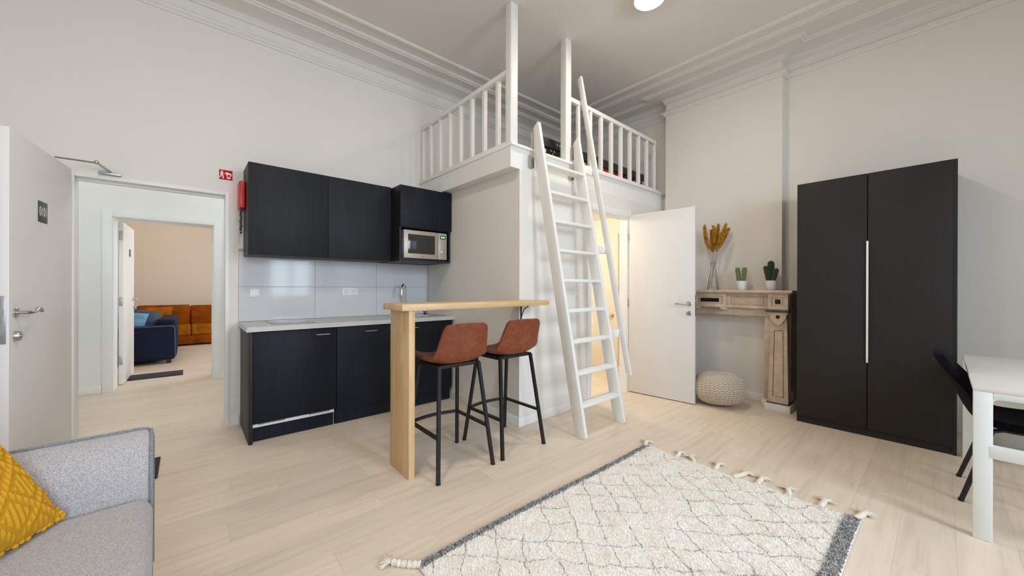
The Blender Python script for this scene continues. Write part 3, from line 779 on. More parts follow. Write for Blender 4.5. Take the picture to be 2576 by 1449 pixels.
g = G(); g.box(1.838, 1.858, myf - .0012, myf, 1.541, 1.546); tag(g.build('badge', M['black'], door, smooth=False), 'small black badge')
g = G(); g.box(xs_ + .001, bx[1], myf, myf + .022, bx[2], bx[3], .004); pan = g.build('control_panel', M['microwave'], mw_)
g = G(); g.box(2.058, 2.123, myf - .0014, myf + .002, 1.741, 1.777, .001); dsp = g.build('display', M['black'], pan)
text_mesh('8:48', .026, M['green_digits'], 'digits', dsp, axes((2.0905, myf - .0019, 1.759), (1, 0, 0), (0, -1, 0)), .0003)
for x, z in ((2.055, 1.714), (2.086, 1.713), (2.116, 1.712), (2.070, 1.684), (2.116, 1.684), (2.116, 1.656), (2.116, 1.628)):
    g = G(); g.tube([(x, myf + .001, z), (x, myf - .003, z)], [.0065, .0055], 14); g.build('button', M['chrome'], pan)
g = G(); g.tube([(2.082, myf + .002, 1.601), (2.082, myf - .012, 1.601), (2.082, myf - .014, 1.601)], [.0195, .018, .015], 24); g.build('dial', M['chrome'], pan)
g = G(); g.box(xs_ + .001, bx[1], myf - .0006, myf + .001, 1.5555, 1.557); g.build('panel_seam', M['grey_metal'], pan, smooth=False)
# fire blanket box and sign
fb = thing('fire_blanket_box', 'red fire blanket box with black pull strap beside the wall cabinet', 'fire blanket', (.356, 4.0, 1.9))
G().box(.335, .377, 3.925, 4.085, 1.898, 2.128, .008, 3).build('case', M['red'], fb)
g = G(); pts = [(.352 + .003 * sin(k * 2.1), 3.985, 1.902 - .022 * k) for k in range(10)]
g.tube(pts, [.008 + .0014 * (k % 2) for k in range(10)], 6); g.ball((.352, 3.985, 1.69), .009, u=8, v=6)
tag(g.build('strap', M['black'], fb), 'black hanging pull strap')
sg = thing('fire_blanket_sign', 'square red fire blanket pictogram sign over the doorway corner', 'sign', (.254, YK, 2.19))
G().box(.208, .300, YK - .003, YK, 2.152, 2.236).build('plate', M['redsign'], sg, smooth=False)
g = G(); yy = (YK - .0036, YK - .003)
def sp_(poly): g.prism([(.208 + .092 * a / 100, 2.236 - .084 * b_ / 100) for a, b_ in poly], 'y', *yy)
hd = [(21 + 6.5 * cos(k * pi / 6), 16 + 7 * sin(k * pi / 6)) for k in range(12)]; sp_(hd)
sp_([(12, 26), (22, 22), (30, 30), (28, 52), (18, 54), (8, 46)])                    # torso
sp_([(24, 28), (40, 33), (50, 32), (50, 37), (40, 39), (26, 36)])                   # arms
sp_([(18, 52), (28, 50), (34, 68), (32, 90), (24, 90), (25, 70)])                   # front leg
sp_([(10, 50), (20, 52), (14, 74), (4, 84), (1, 78), (8, 70)])                      # rear leg
sp_([(38, 38), (48, 26), (60, 22), (74, 28), (86, 32), (99, 42), (88, 46), (74, 44), (62, 48), (50, 44)])   # blanket
sp_([(52, 46), (60, 50), (62, 70), (80, 70), (82, 50), (90, 46), (86, 66), (82, 76), (60, 76), (56, 64)])   # flames
sp_([(56, 79), (86, 79), (84, 87), (58, 87)])                                        # pan
g.build('pictogram', M['signwhite'], sg, smooth=False)
# switches and sockets
def wall_switch(x, z, y, label):
    t_ = thing('light_switch', label, 'light switch', (x, y, z), group='white wall switches')
    G().box(x - .037, x + .037, y - .009, y, z - .037, z + .037, .003).build('plate', M['white'], t_)
    G().box(x - .022, x + .022, y - .013, y - .009, z - .019, z + .019, .002).build('rocker', M['white'], t_)
    g = G()
    for a in ((x - .0235, x + .0235, z - .0205, z - .019), (x - .0235, x + .0235, z + .019, z + .0205), (x - .0235, x - .022, z - .02, z + .02), (x + .022, x + .0235, z - .02, z + .02)): g.box(a[0], a[1], y - .0094, y - .008, a[2], a[3])
    g.build('seam', M['grey_metal'], t_, smooth=False)
wall_switch(.4625, 1.166, YK - .0125, 'white light switch on the tiles above the hob')
wall_switch(2.965, 1.172, YB, 'white light switch on the bathroom wall behind the ladder')
so_ = thing('wall_socket', 'white double power socket on the kitchen tiles', 'power socket', (1.292, YK - .0125, 1.175))
G().box(1.214, 1.372, YK - .0225, YK - .0125, 1.134, 1.216, .003).build('plate', M['white'], so_)
for x in (1.256, 1.330):
    g = G(); g.tube([(x, YK - .0222, 1.175), (x, YK - .0245, 1.175)], .0215, 24); oo = g.build('outlet', M['pot'], so_)
    g = G()
    for dx, dz, r_ in ((-.0095, 0, .0026), (.0095, 0, .0026), (0, .0095, .0024)): g.tube([(x + dx, YK - .0246, 1.175 + dz), (x + dx, YK - .0252, 1.175 + dz)], r_, 8)
    g.build('pin_hole', M['black'], oo)
    G().tube([(x + .0225 * cos(k * pi / 12), YK - .0228, 1.175 + .0225 * sin(k * pi / 12)) for k in range(25)], .0007, 4).build('ring_seam', M['grey_metal'], so_)

# ------------------------------------------------------------------ bar table and stools
bt = thing('bar_table', 'narrow light wood bar table with slab leg, fixed to the bathroom wall', 'bar table', (1.08, 2.33, 0))
g = G(); g.prism([(1.008, 2.193), (2.33, 2.193), (2.33, YB - .001), (BXL - .001, YB - .001), (BXL - .001, 2.493), (1.008, 2.493)], 'z', 1.072, 1.113, .0015)
g.build('table_top', M['butcher_top'], bt)
G().box(1.057, 1.098, 2.203, 2.488, 0, 1.0718, .0015).build('slab_leg', M['butcher_leg'], bt)
g = G(); g.box(2.211, 2.226, YB - .006, YB, .93, 1.071, .001); g.box(2.211, 2.226, YB - .16, YB - .006, 1.065, 1.071, .001)
g.tube([(2.2185, YB - .006, .96), (2.2185, YB - .04, 1.03), (2.2185, YB - .10, 1.065)], .004, 6)
tag(g.build('bracket', M['black_metal'], bt), 'black steel shelf bracket')

def superell(a, b_, n=4.0):
    k = (abs(a) ** n + abs(b_) ** n)
    return k
def shell(prof, wid, wrap_back, wrap_seat, thick, name, mat, parent, nu=32, nv=110, corner=.055):
    """bucket seat: prof [(y, z)] from the seat's front to the top of the back, wid half-widths along it"""
    P = [Vector((0, y, z)) for y, z in prof]
    L = [0]
    for i in range(1, len(P)): L.append(L[-1] + (P[i] - P[i - 1]).length)
    T = L[-1]
    def at(q, seq):
        s_ = q * T
        for i in range(1, len(L)):
            if s_ <= L[i] + 1e-9:
                k = (s_ - L[i - 1]) / (L[i] - L[i - 1])
                p0 = seq[max(i - 2, 0)]; p1 = seq[i - 1]; p2 = seq[i]; p3 = seq[min(i + 1, len(seq) - 1)]
                return .5 * ((2 * p1) + (-p0 + p2) * k + (2 * p0 - 5 * p1 + 4 * p2 - p3) * k * k + (-p0 + 3 * p1 - 3 * p2 + p3) * k ** 3)
    g = G()
    def F(u_, v_):
        a = 2 * u_ - 1
        q = v_
        w = at(q, wid)
        # round the two front and two top corners
        for edge in (q, 1 - q):
            e = edge * T / corner
            if e < 1: w = w - corner * .92 * (1 - sqrt(max(0, 1 - (1 - e) ** 2)))
        c0 = at(q, P); c1 = at(min(1, q + .01), P); c2 = at(max(0, q - .01), P)
        tan = (c1 - c2).normalized(); nn = Vector((0, tan.z, -tan.y))
        if nn.y < 0 and tan.z > .5: nn = -nn
        if tan.z <= .5 and nn.z < 0: nn = -nn
        bk = min(1, max(0, (c0.z - prof[0][1] - .0) / .16))
        lift = wrap_seat * (1 - bk) + wrap_back * bk
        nn = nn.lerp(Vector((0, 1, 0)), bk).normalized()
        tp = max(0, (q - .72) / .28)
        p = c0 + nn * (lift * (1 - .92 * tp * tp * (3 - 2 * tp)) * abs(a) ** 2.4)
        return Vector((a * w, p.y, p.z))
    g.grid(F, nu, nv)
    o = g.build(name, mat, parent, local=True, ang=180)
    md = o.modifiers.new('thickness', 'SOLIDIFY'); md.thickness = thick; md.offset = 0
    md = o.modifiers.new('edges', 'BEVEL'); md.width = thick * .42; md.segments = 3; md.limit_method = 'ANGLE'; md.angle_limit = radians(50)
    return o
def copy_tree(o, parent=None):
    c = o.copy(); C.objects.link(c); c.parent = parent
    for ch in list(o.children): copy_tree(ch, c)
    return c
stool = thing('bar_stool', 'cognac leather bar stool nearest the wooden bar leg', 'bar stool', (1.388, 2.268, 0), radians(-1.0), group='cognac bar stools at the bar')
prof = [(.195, .728), (.175, .735), (.10, .728), (0, .718), (-.08, .716), (-.145, .728), (-.185, .762), (-.208, .82), (-.222, .90), (-.236, .985)]
wid = [.185, .195, .203, .204, .203, .203, .201, .190, .176, .160]
shell(prof, wid, .034, .034, .022, 'seat_shell', M['leather'], stool, corner=.05)
def sq(g, a, b_, r_): g.tube([a, b_], r_, square=True)
fr = [(-.155, .14), (.155, .14), (-.155, -.14), (.155, -.14)]; ft = [(-.212, .235), (.212, .235), (-.212, -.235), (.212, -.235)]
def legp(i, z, zt=.70):
    k = 1 - z / zt
    return Vector((fr[i][0] + (ft[i][0] - fr[i][0]) * k, fr[i][1] + (ft[i][1] - fr[i][1]) * k, z))
for i in range(4):
    g = G(); sq(g, legp(i, 0.004), legp(i, .700), .0105)
    lg = g.build('leg', M['black_metal'], stool, local=True)
    g = G(); p_ = legp(i, 0); g.box(p_.x - .012, p_.x + .012, p_.y - .012, p_.y + .012, 0, .006); g.build('foot_cap', M['black'], lg, local=True)
g = G(); z_ = .697
sq(g, (-.155, -.14, z_), (-.155, .14, z_), .011); sq(g, (.155, -.14, z_), (.155, .14, z_), .011); sq(g, (-.155, .12, z_), (.155, .12, z_), .011); sq(g, (-.155, -.12, z_), (.155, -.12, z_), .011)
g.box(-.12, .12, -.10, .10, .695, .709)
g.build('seat_frame', M['black_metal'], stool, local=True)
zf = .265
for i, j in ((0, 2), (1, 3)):
    g = G(); sq(g, legp(i, zf), legp(j, zf), .0095); g.build('side_rail', M['black_metal'], stool, local=True)
g = G(); a, b_ = legp(0, zf), legp(1, zf)
g.tube([a.lerp(b_, k / 10) + Vector((0, .035 * sin(pi * k / 10), 0)) for k in range(11)], .0095, 8, square=True); g.build('footrest', M['black_metal'], stool, local=True)
s2 = copy_tree(stool); s2.location = (1.893, 2.272, 0); s2.rotation_euler = (0, 0, radians(1.0)); s2['label'] = 'cognac leather bar stool nearest the bathroom corner'

# ------------------------------------------------------------------ ladder
def stairs():
    ld = thing('loft_ladder', 'white wooden ladder hooked on the loft platform', 'ladder', (2.68, 1.9, 0))
    sl = .176
    def lean(g):
        for v in g.b.verts: v.co.x -= .07 * v.co.z / 2.65
    Yf = lambda z: 1.855 + sl * z            # front edge line of the stringers
    dd = .112                                # depth of a stringer, horizontally
    for x0 in (2.399, 2.950):
        poly = [(Yf(.0) + .02, 0), (Yf(0) + dd - .01, 0), (Yf(.02) + dd, .02), (2.395, (2.395 - 1.855 - dd) / sl), (2.395, 2.63), (2.385, 2.655), (Yf(2.66) + .018, 2.69), (Yf(2.66) + .006, 2.68), (Yf(.02), .02)]
        g = G(); g.prism(poly, 'x', x0, x0 + .033, .003); lean(g); g.build('stringer', M['woodwhite'], ld)
    for k in range(1, 10):
        z = .258 * k + .005
        g = G(); g.box(2.4325, 2.9495, Yf(z) + .006, Yf(z) + dd - .002, z - .026, z, .004)
        for q in range(5): g.box(2.434, 2.948, Yf(z) + .018 + q * .014, Yf(z) + .022 + q * .014, z, z + .0012)
        lean(g); g.build('tread', M['woodwhite'], ld)
    Yh = lambda z: 1.752 + .1985 * z
    hx = 3.045
    poly = [(Yh(.43) + .004, .425), (Yh(.44) + .055, .44), (Yh(3.38) + .048, 3.365), (Yh(3.40) - .004, 3.392), (Yh(3.38) - .006, 3.375)]
    g = G(); g.prism(poly, 'x', hx - .014, hx + .014, .004); hr = g.build('handrail', M['woodwhite'], ld)
    for z in (.80, 1.585, 2.37):
        g = G(); g.box(2.9835 - .07 * z / 2.65, 3.085, Yh(z) + .055, Yf(z) + .03, z - .035, z + .035, .003); g.box(3.06, 3.085, Yh(z) + .03, Yh(z) + .055, z - .035, z + .035, .003)
        g.build('handrail_arm', M['woodwhite'], ld)
    for x in (2.322, 2.874):
        zt = 2.60
        g = G(); yb = YB - .027
        g.tube([(x, 2.388, zt + .01), (x, 2.398, zt + .014), (x, 2.403, zt), (x, 2.403, 2.30)], .0055, 6)
        hk = g.build('hook_rod', M['gold'], ld)
        g = G(); g.box(x - .022, x + .022, YB - .012, YB - .0006, 2.29, 2.40, .002); g.box(x - .022, x - .018, YB - .036, YB - .012, 2.29, 2.39); g.box(x + .018, x + .022, YB - .036, YB - .012, 2.29, 2.39)
        tag(g.build('hook_bracket', M['zinc'], hk), 'zinc hook bracket')
stairs()

# ------------------------------------------------------------------ loft railings and bed
ZL = LZ1 + .024
def post(g, x, y, z1, h=.041): g.box(x - h, x + h, y - h, y + h, ZL, z1, .003)
rl = thing('loft_railing', 'white railing along the kitchen edge of the loft', 'railing', (2.13, 3.2, ZL), group='white loft railings')
rx, PY = 2.128, YB + .027
g = G(); g.box(rx - .04, rx + .04, PY - .036, PY + .036, ZL, ZC - .001, .003); g.build('post', M['woodwhite'], rl)
G().box(rx - .024, rx + .024, PY + .036, YK - .001, 3.088, 3.132, .004).build('top_rail', M['woodwhite'], rl)
G().box(rx - .03, rx + .03, PY + .036, YK - .001, ZL, ZL + .032, .003).build('bottom_rail', M['woodwhite'], rl)
for k in range(8):
    y = PY + .205 * (k + 1) - .02; y = min(y, YK - .03)
    G().box(rx - .019, rx + .019, y - .019, y + .019, ZL + .0325, 3.0875, .002).build('baluster', M['woodwhite'], rl)
rr_ = thing('loft_railing', 'white railing beside the ladder on the loft front', 'railing', (3.7, PY, ZL), group='white loft railings')
px_ = 2.843
g = G(); g.box(px_ - .04, px_ + .04, PY - .036, PY + .036, ZL, ZC - .001, .003); g.build('post', M['woodwhite'], rr_)
G().box(px_ + .04, 4.60, PY - .024, PY + .024, 3.088, 3.132, .004).build('top_rail', M['woodwhite'], rr_)
G().box(px_ + .04, 4.66, PY - .03, PY + .03, ZL, ZL + .032, .003).build('bottom_rail', M['woodwhite'], rr_)
for k in range(9):
    x = px_ + .193 * (k + 1)
    G().box(x - .019, x + .019, PY - .019, PY + .019, ZL + .0325, 3.0875, .002).build('baluster', M['woodwhite'], rr_)
bd = thing('loft_bed', 'low black bed behind the loft railing', 'bed', (3.6, 3.2, ZL))
BYF = 2.63
G().box(2.66, 4.64, BYF, BYF + .03, 2.655, 2.745, .002).build('side_rail', M['bed'], bd)
G().box(2.66, 4.64, BYF + .04, BYF + .06, ZL + .012, ZL + .075, .002).build('lower_rail', M['bed'], bd)
G().box(2.66, 4.64, 3.97, 4.0, 2.60, 2.745, .002).build('side_rail', M['bed'], bd)
G().box(2.90, 4.63, BYF + .03, 3.97, 2.66, 2.70).build('bed_base', M['bed'], bd, smooth=False)
for x in (2.70, 4.60):
    for y in (BYF + .10, 3.9): G().box(x - .025, x + .025, y - .025, y + .025, ZL, 2.66).build('leg', M['black'], bd)
for x in (2.905, 2.945):
    g = G(); g.tube([(x, BYF + .001, 2.705), (x, BYF - .003, 2.705)], .009, 12); tag(g.build('bolt', M['chrome'], bd), 'chrome bolt head')
g = G()
g.grid(lambda u_, v_: (2.69 + 1.93 * u_, BYF + .016 + .008 * sin(u_ * 60) * (1 - v_) + .004 * noise.noise(Vector((u_ * 20, v_ * 3, 0))), ZL + .006 + (2.655 - ZL - .012) * v_), 160, 10)
o = g.build('patterned_throw', M['throw'], loc=(3.6, BYF + .02, ZL), ang=180); tag(o, 'black throw with white and red pattern hanging from the loft bed', 'throw')
o.modifiers.new('thickness', 'SOLIDIFY').thickness = .006

# ------------------------------------------------------------------ bathroom door
g = G(); frame_u(g, DB0, DB1, DBZ, .07, YB - .012, YB, .003)
struct(g, 'trim_8', M['white'], 'white casing around the bathroom doorway', 'door frame')
g = G(); g.box(DB0, DB0 + .014, YB, YB + .1, 0, DBZ - .014); g.box(DB1 - .014, DB1, YB, YB + .1, 0, DBZ - .014); g.box(DB0, DB1, YB, YB + .1, DBZ - .014, DBZ)
struct(g, 'trim_9', M['white'], 'white lining of the bathroom doorway', 'door frame', smooth=False)
hg = Vector((3.922, 2.412, 0)); tip = Vector((3.995, 1.687, 0)); dv = tip - hg
door3 = thing('door_3', 'white bathroom door standing open in front of the fireplace', 'door', hg, math.atan2(dv.y, dv.x), kind='structure')
W3 = dv.length
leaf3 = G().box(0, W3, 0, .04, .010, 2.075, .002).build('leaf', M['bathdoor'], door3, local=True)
# face towards the room is local -y
g = G(); disc(g, (W3 - .055, 0, 1.055), (0, -1, 0), .025); lever(g, (W3 - .055, 0, 1.055), (0, -1, 0), (-1, 0, 0), .125); tag(g.build('handle', M['nickel'], leaf3, local=True), 'nickel lever handle')
g = G(); disc(g, (W3 - .055, 0, .955), (0, -1, 0), .025); k_ = g.build('keyhole_rosette', M['nickel'], leaf3, local=True); tag(k_, 'round nickel keyhole rosette')
g = G(); g.tube([(W3 - .055, -.009, .957), (W3 - .055, -.0102, .957)], .005, 10); g.box(W3 - .057, W3 - .053, -.0102, -.009, .944, .957); g.build('keyhole', M['black'], k_, local=True)
g = G(); g.box(W3, W3 + .002, .008, .032, .93, 1.15, .0005); g.box(W3, W3 + .011, .012, .028, 1.075, 1.10, .002); tag(g.build('lock_plate', M['grey_metal'], leaf3, local=True), 'metal lock plate with latch')
for z in (.22, 1.0, 1.78): G().box(-.006, 0, -.004, .008, z, z + .09, .001).build('hinge', M['grey_metal'], leaf3, local=True)
# inner flush door seen through the doorway
door4 = thing('door_4', 'cream inner door with a lever handle inside the bathroom', 'door', (XR - .021, 3.5, 0), kind='structure')
lf4 = G().box(XR - .045, XR - .021, 3.10, 3.90, .01, 2.02, .002).build('leaf', M['bathwall'], door4)
g = G(); disc(g, (XR - .045, 3.19, .81), (-1, 0, 0), .028); lever(g, (XR - .045, 3.19, .81), (-1, 0, 0), (0, 1, 0), .12); tag(g.build('handle', M['nickel'], lf4), 'nickel lever handle')

# ------------------------------------------------------------------ fireplace
FX = 4.46
fp = thing('fireplace_surround', 'beige veined marble fireplace surround behind the open door', 'fireplace', (4.6, 1.72, 0))
YL, YR = 2.50, .94
g = G(); g.box(4.385, BX - .001, YR, YL, 1.178, 1.200, .004); g.box(4.405, BX - .001, YR + .015, YL - .015, 1.166, 1.178, .003)
for q in ((YR, BY0 - .001), (BY1 + .001, YL)): g.box(BX - .002, XR - .001, q[0], q[1], 1.178, 1.200)
g.build('mantel_shelf', M['marble'], fp)
def recessed(g, y0, y1, z0, z1, x, rim, d=.012, back=.06):
    """panel facing -x with a sunk field"""
    g.box(x, x + back, y0, y1, z0, z0 + rim, .002); g.box(x, x + back, y0, y1, z1 - rim, z1, .002)
    g.box(x, x + back, y0, y0 + rim, z0 + rim, z1 - rim, .002); g.box(x, x + back, y1 - rim, y1, z0 + rim, z1 - rim, .002)
    g.box(x + d, x + back, y0 + rim, y1 - rim, z0 + rim, z1 - rim)
    m_ = .012
    g.box(x + d * .4, x + back, y0 + rim + m_, y1 - rim - m_, z0 + rim + m_, z1 - rim - m_, .004)
g = G(); g.box(4.52, BX - .001, 1.16, 2.28, .930, 1.010, .002); g.build('lintel', M['marble'], fp)
for a, b_ in ((1.165, 1.545), (1.875, 2.275)):
    g = G(); recessed(g, a, b_, 1.010, 1.166, 4.475, .028); g.box(4.535, BX - .001, a, b_, 1.01, 1.166); g.build('frieze_panel', M['marble'], fp)
g = G(); recessed(g, 1.545, 1.875, 1.012, 1.166, 4.432, .032, back=.10)
g.box(4.432, 4.52, 1.545, 1.60, .988, 1.012, .002); g.box(4.432, 4.52, 1.82, 1.875, .988, 1.012, .002)
g.box(4.53, BX - .001, 1.545, 1.875, 1.01, 1.166)
kb = g.build('centre_block', M['marble'], fp)
G().box(4.433, 4.47, 1.612, 1.808, 1.070, 1.111).build('inlay', M['darkslot'], kb, smooth=False)
def pilaster(yc, sgn):
    a, b_ = yc - .082, yc + .082
    g = G(); recessed(g, a - .004, b_ + .004, 1.005, 1.166, 4.432, .034, back=.12); g.box(4.55, BX - .001 if sgn < 0 else BX - .001, a, b_, 1.005, 1.166)
    cb = g.build('capital_block', M['marble'], fp)
    tag(G().box(4.434, 4.46, yc - .023, yc + .023, 1.064, 1.110).build('inlay', M['darkslot'], cb, smooth=False), 'black square inlay')
    tag(G().box(4.412, 4.58, a - .016, b_ + .016, .984, 1.005, .004).build('green_ledge', M['greenmarble'], fp), 'dark green marble ledge')
    # tapering shaft with a sunk panel
    zs = (.072, .984)
    def w_(z): return .066 + .024 * (1 - (z - zs[0]) / (zs[1] - zs[0])) * .8
    def xf(z): return 4.478 - .026 * (1 - (z - zs[0]) / (zs[1] - zs[0]))
    g = G()
    rings = []
    for z in zs: rings.append([(xf(z), yc - w_(z), z), (xf(z), yc + w_(z), z), (BX - .001, yc + w_(z), z), (BX - .001, yc - w_(z), z)])
    g.loft(rings)
    sh = g.build('pilaster_shaft', M['marble'], fp)
    # fine incised panel outline
    pz = (.14, .80); pw = .52
    pts = [(xf(pz[0]) - .0008, yc - w_(pz[0]) * pw, pz[0]), (xf(pz[1]) - .0008, yc - w_(pz[1]) * pw, pz[1]), (xf(pz[1] - .012) - .0008, yc - w_(pz[1]) * pw * .5, pz[1] - .006), (xf(pz[1] - .012) - .0008, yc + w_(pz[1]) * pw * .5, pz[1] - .006), (xf(pz[1]) - .0008, yc + w_(pz[1]) * pw, pz[1]), (xf(pz[0]) - .0008, yc + w_(pz[0]) * pw, pz[0]), (xf(pz[0]) - .0008, yc - w_(pz[0]) * pw, pz[0])]
    tag(G().tube(pts, .0022, 5).build('incised_line', M['bed'], sh), 'dark incised panel outline')
    # scroll corbel under the ledge
    prof_ = [(-.083, .982), (-.083, .962), (-.070, .957), (-.068, .93), (-.060, .905), (-.040, .888), (-.032, .868), (-.014, .858), (0, .846), (.014, .858), (.032, .868), (.040, .888), (.060, .905), (.068, .93), (.070, .957), (.083, .962), (.083, .982)]
    g = G(); g.prism([(yc + y, z) for y, z in prof_], 'x', 4.438, 4.49, .003); cr = g.build('corbel', M['marble'], fp)
    g = G(); g.tube([(4.439, yc, .935), (4.433, yc, .935)], [.018, .017], 20); tag(g.build('inlay', M['darkslot'], cr), 'black round inlay')
    ip = 1 if sgn < 0 else -1
    # slip beside the opening, and the part behind the pilaster
    y0, y1 = sorted((yc + ip * .082, yc + ip * .137)); g = G(); g.box(4.535, BX - .001, y0 - .02, y1, .072, .985, .002); g.build('slip', M['marble'], fp)
    e0, e1 = sorted((yc - ip * .09, yc - ip * .1)); 
    q = (.985, BY0 - .001) if sgn < 0 else (BY1 + .001, 2.455)
    g = G(); g.box(4.56, XR - .001, q[0], q[1], .07, 1.17, .002); tag(g.build('return', M['brownside'], fp), 'dark brown side of the surround')
    g = G(); g.box(4.415, BX - .015, yc - .108, yc + .108, 0, .066, .003); g.box(4.50, BX - .015, min(yc, yc + ip * .155), max(yc, yc + ip * .155), 0, .07, .003); g.box(BX - .02, XR - .001, *q, 0, .066, .003)
    tag(g.build('plinth', M['base'], fp), 'white painted plinth')
    g = G(); g.box(4.44, BX - .02, yc - .096, yc + .096, .066, .076, .002); g.build('base_moulding', M['greenmarble'], fp)
pilaster(1.068, -1); pilaster(2.372, 1)

# vase with dried grass
VX, VY, VZ = 4.535, 1.712, 1.2003
vs = thing('glass_vase', 'clear glass vase holding dried grass on the mantel', 'vase', (VX, VY, VZ))
outer = [(.0, 0), (.058, 0), (.061, .006), (.055, .06), (.044, .13), (.033, .20), (.0255, .25), (.024, .27), (.0275, .298), (.033, .312)]
g = G(); g.lathe(outer, (VX, VY, VZ), 40, cap=False); bmesh.ops.remove_doubles(g.b, verts=g.b.verts, dist=1e-6)
body = g.build('body', M['glass'], vs, ang=60)
body.modifiers.new('thickness', 'SOLIDIFY').thickness = .0025
import numpy as np
def plume(name, b0, neck, q0, q1, seed, label, fat=.021):
    fat *= 1.7
    """stem from b0 through neck to the plume, which runs from q0 to q1"""
    rnd = random.Random(seed)
    t_ = thing(name, label, 'dried grass', b0, group='ochre dried grass stems in the glass vase')
    b0, neck, q0, q1 = map(Vector, (b0, neck, q0, q1))
    g = G(); mid = neck.lerp(q0, .5)
    g.tube([b0, neck, mid, q0, q0.lerp(q1, .6)], [.0019, .0018, .0016, .0014, .001], 6); g.build('stem', M['stem'], t_)
    g = G(); ax = (q1 - q0); Ln = ax.length; ax.normalize()
    u_ = ax.cross(Vector((1, 0, 0))).normalized(); w_ = ax.cross(u_)
    bend = Vector((rnd.uniform(-.01, .01), rnd.uniform(-.012, .012), 0))
    for k in range(1150):
        s_ = rnd.random() ** .9
        env = fat * (sin(pi * min(1, s_ * .86 + .12)) ** .8)
        a = rnd.uniform(0, 2 * pi); rad = u_ * cos(a) + w_ * sin(a)
        p = q0 + ax * (Ln * s_ * .93) + bend * sin(pi * s_) + rad * env * rnd.uniform(.0, .65)
        d = (ax * 1.0 + rad * rnd.uniform(.15, .62)).normalized()
        ln = rnd.uniform(.02, .042); wd = rnd.uniform(.0012, .0028)
        sd = d.cross(rad).normalized() * wd
        e = p + d * ln; m_ = p + d * ln * .5 + rad * .0015
        vv = [g.b.verts.new(x) for x in (p, m_ + sd, e, m_ - sd)]
        g.b.faces.new(vv)
    g.build('plume', M['plume'], t_, smooth=False)
def yz(pxl, pyl, X):
    """a photograph measurement turned into a place on the plane x = X over the mantel"""
    uu = (pxl - 1288) / f; vv = (724.5 - pyl) / f
    dx, dy = sin(yaw) + uu * cos(yaw), cos(yaw) - uu * sin(yaw)
    return (X, dy / dx * X, H + vv / dx * X)
ZP = 5.175
def zz(a, b_, X): return yz(1700 + a / ZP, 520 + b_ / ZP, X)
for i, (s0, nk, p0, p1, X, fat, lb) in enumerate((
    ((530, 1066), (487, 800), (436, 560), (372, 240), VX - .03, .0185, 'ochre dried grass leaning out towards the open door'),
    ((470, 1066), (480, 790), (478, 600), (455, 300), VX + .036, .017, 'short ochre dried grass low at the back of the bunch'),
    ((500, 1066), (492, 800), (500, 500), (484, 250), VX - .022, .020, 'ochre dried grass upright in the middle of the bunch'),
    ((455, 1066), (497, 815), (530, 590), (556, 215), VX + .024, .0195, 'ochre dried grass with the tallest pointed tip'),
    ((435, 1066), (484, 820), (545, 560), (655, 215), VX - .06, .021, 'ochre dried grass leaning out towards the cacti'),
    ((425, 1066), (488, 830), (560, 530), (688, 280), VX + .07, .020, 'ochre dried grass hanging lowest on the cactus side'))):
    plume('dried_grass_stem', Vector(zz(*s0, VX - .3 * (X - VX))), zz(*nk, VX + .10 * (X - VX)), zz(*p0, X), zz(*p1, X), 40 + i, lb, fat)

# cacti
def cactus(name, label, Y, X, cols, mat, spines, seed):
    t_ = thing(name, label, 'cactus', (X, Y, VZ))
    g = G(); g.lathe([(0, 0), (.036, 0), (.040, .004), (.047, .04), (.0515, .075), (.0535, .100), (.0495, .100), (.047, .085), (0, .085)], (X, Y, VZ), 36, cap=False)
    bmesh.ops.remove_doubles(g.b, verts=g.b.verts, dist=1e-6); g.build('pot', M['pot'], t_, ang=50)
    rnd = random.Random(seed)
    for (dy, dx, z0, top, r_, lean, ribs) in cols:
        base = Vector((X + dx, Y + dy, VZ + z0)); tipv = Vector((X + dx + lean[1], Y + dy + lean[0], VZ + top)); axv = tipv - base; Ln = axv.length
        q = Vector((0, 0, 1)).rotation_difference(axv.normalized())
        nseg = ribs * 6; rings = []; hv = []
        NZ = 22
        for j in range(NZ + 1):
            s_ = j / NZ; z = s_ * Ln
            rr = r_ * (min(1, .80 + .3 * s_)) * (1 if z < Ln - r_ else sqrt(max(.0009, 1 - ((z - Ln + r_) / r_) ** 2)))
            ring = []
            for k in range(nseg):
                a = 2 * pi * k / nseg; rib = abs(cos(ribs * a / 2))
                rad = rr * (.80 + .20 * rib)
                ring.append(base + q @ Vector((rad * cos(a), rad * sin(a), z))); hv.append(rib)
            rings.append(ring)
        g = G(); g.loft(rings); ob = g.build('stem', mat, t_, attr=hv, ang=60)
        g = G()
        for k in range(ribs):
            a = 2 * pi * k / ribs
            for j in range(2, NZ - 1, 2):
                s_ = j / NZ; z = s_ * Ln; rr = r_ * (min(1, .80 + .3 * s_)) * (1 if z < Ln - r_ else sqrt(max(.0009, 1 - ((z - Ln + r_) / r_) ** 2)))
                c_ = base + q @ Vector((rr * cos(a), rr * sin(a), z))
                bmesh.ops.create_icosphere(g.b, subdivisions=1, radius=spines, matrix=Matrix.Translation(c_))
        g.build('spines', M['spine'], ob)
cactus('potted_cactus', 'pale striped cactus with two arms in a white pot', 1.424, 4.54, [(.021, 0, .07, .250, .024, (.018, 0), 11), (-.020, -.004, .07, .247, .0245, (-.014, -.004), 11)], M['cactus_light'], .0013, 1)
cactus('potted_cactus', 'dark green cactus with three arms in a white pot', 1.150, 4.54, [(.004, .004, .07, .306, .030, (0, 0), 9), (.019, -.010, .075, .255, .0235, (.028, -.006), 9), (-.018, -.010, .075, .225, .0215, (-.034, -.006), 9)], M['cactus_dark'], .0019, 2)

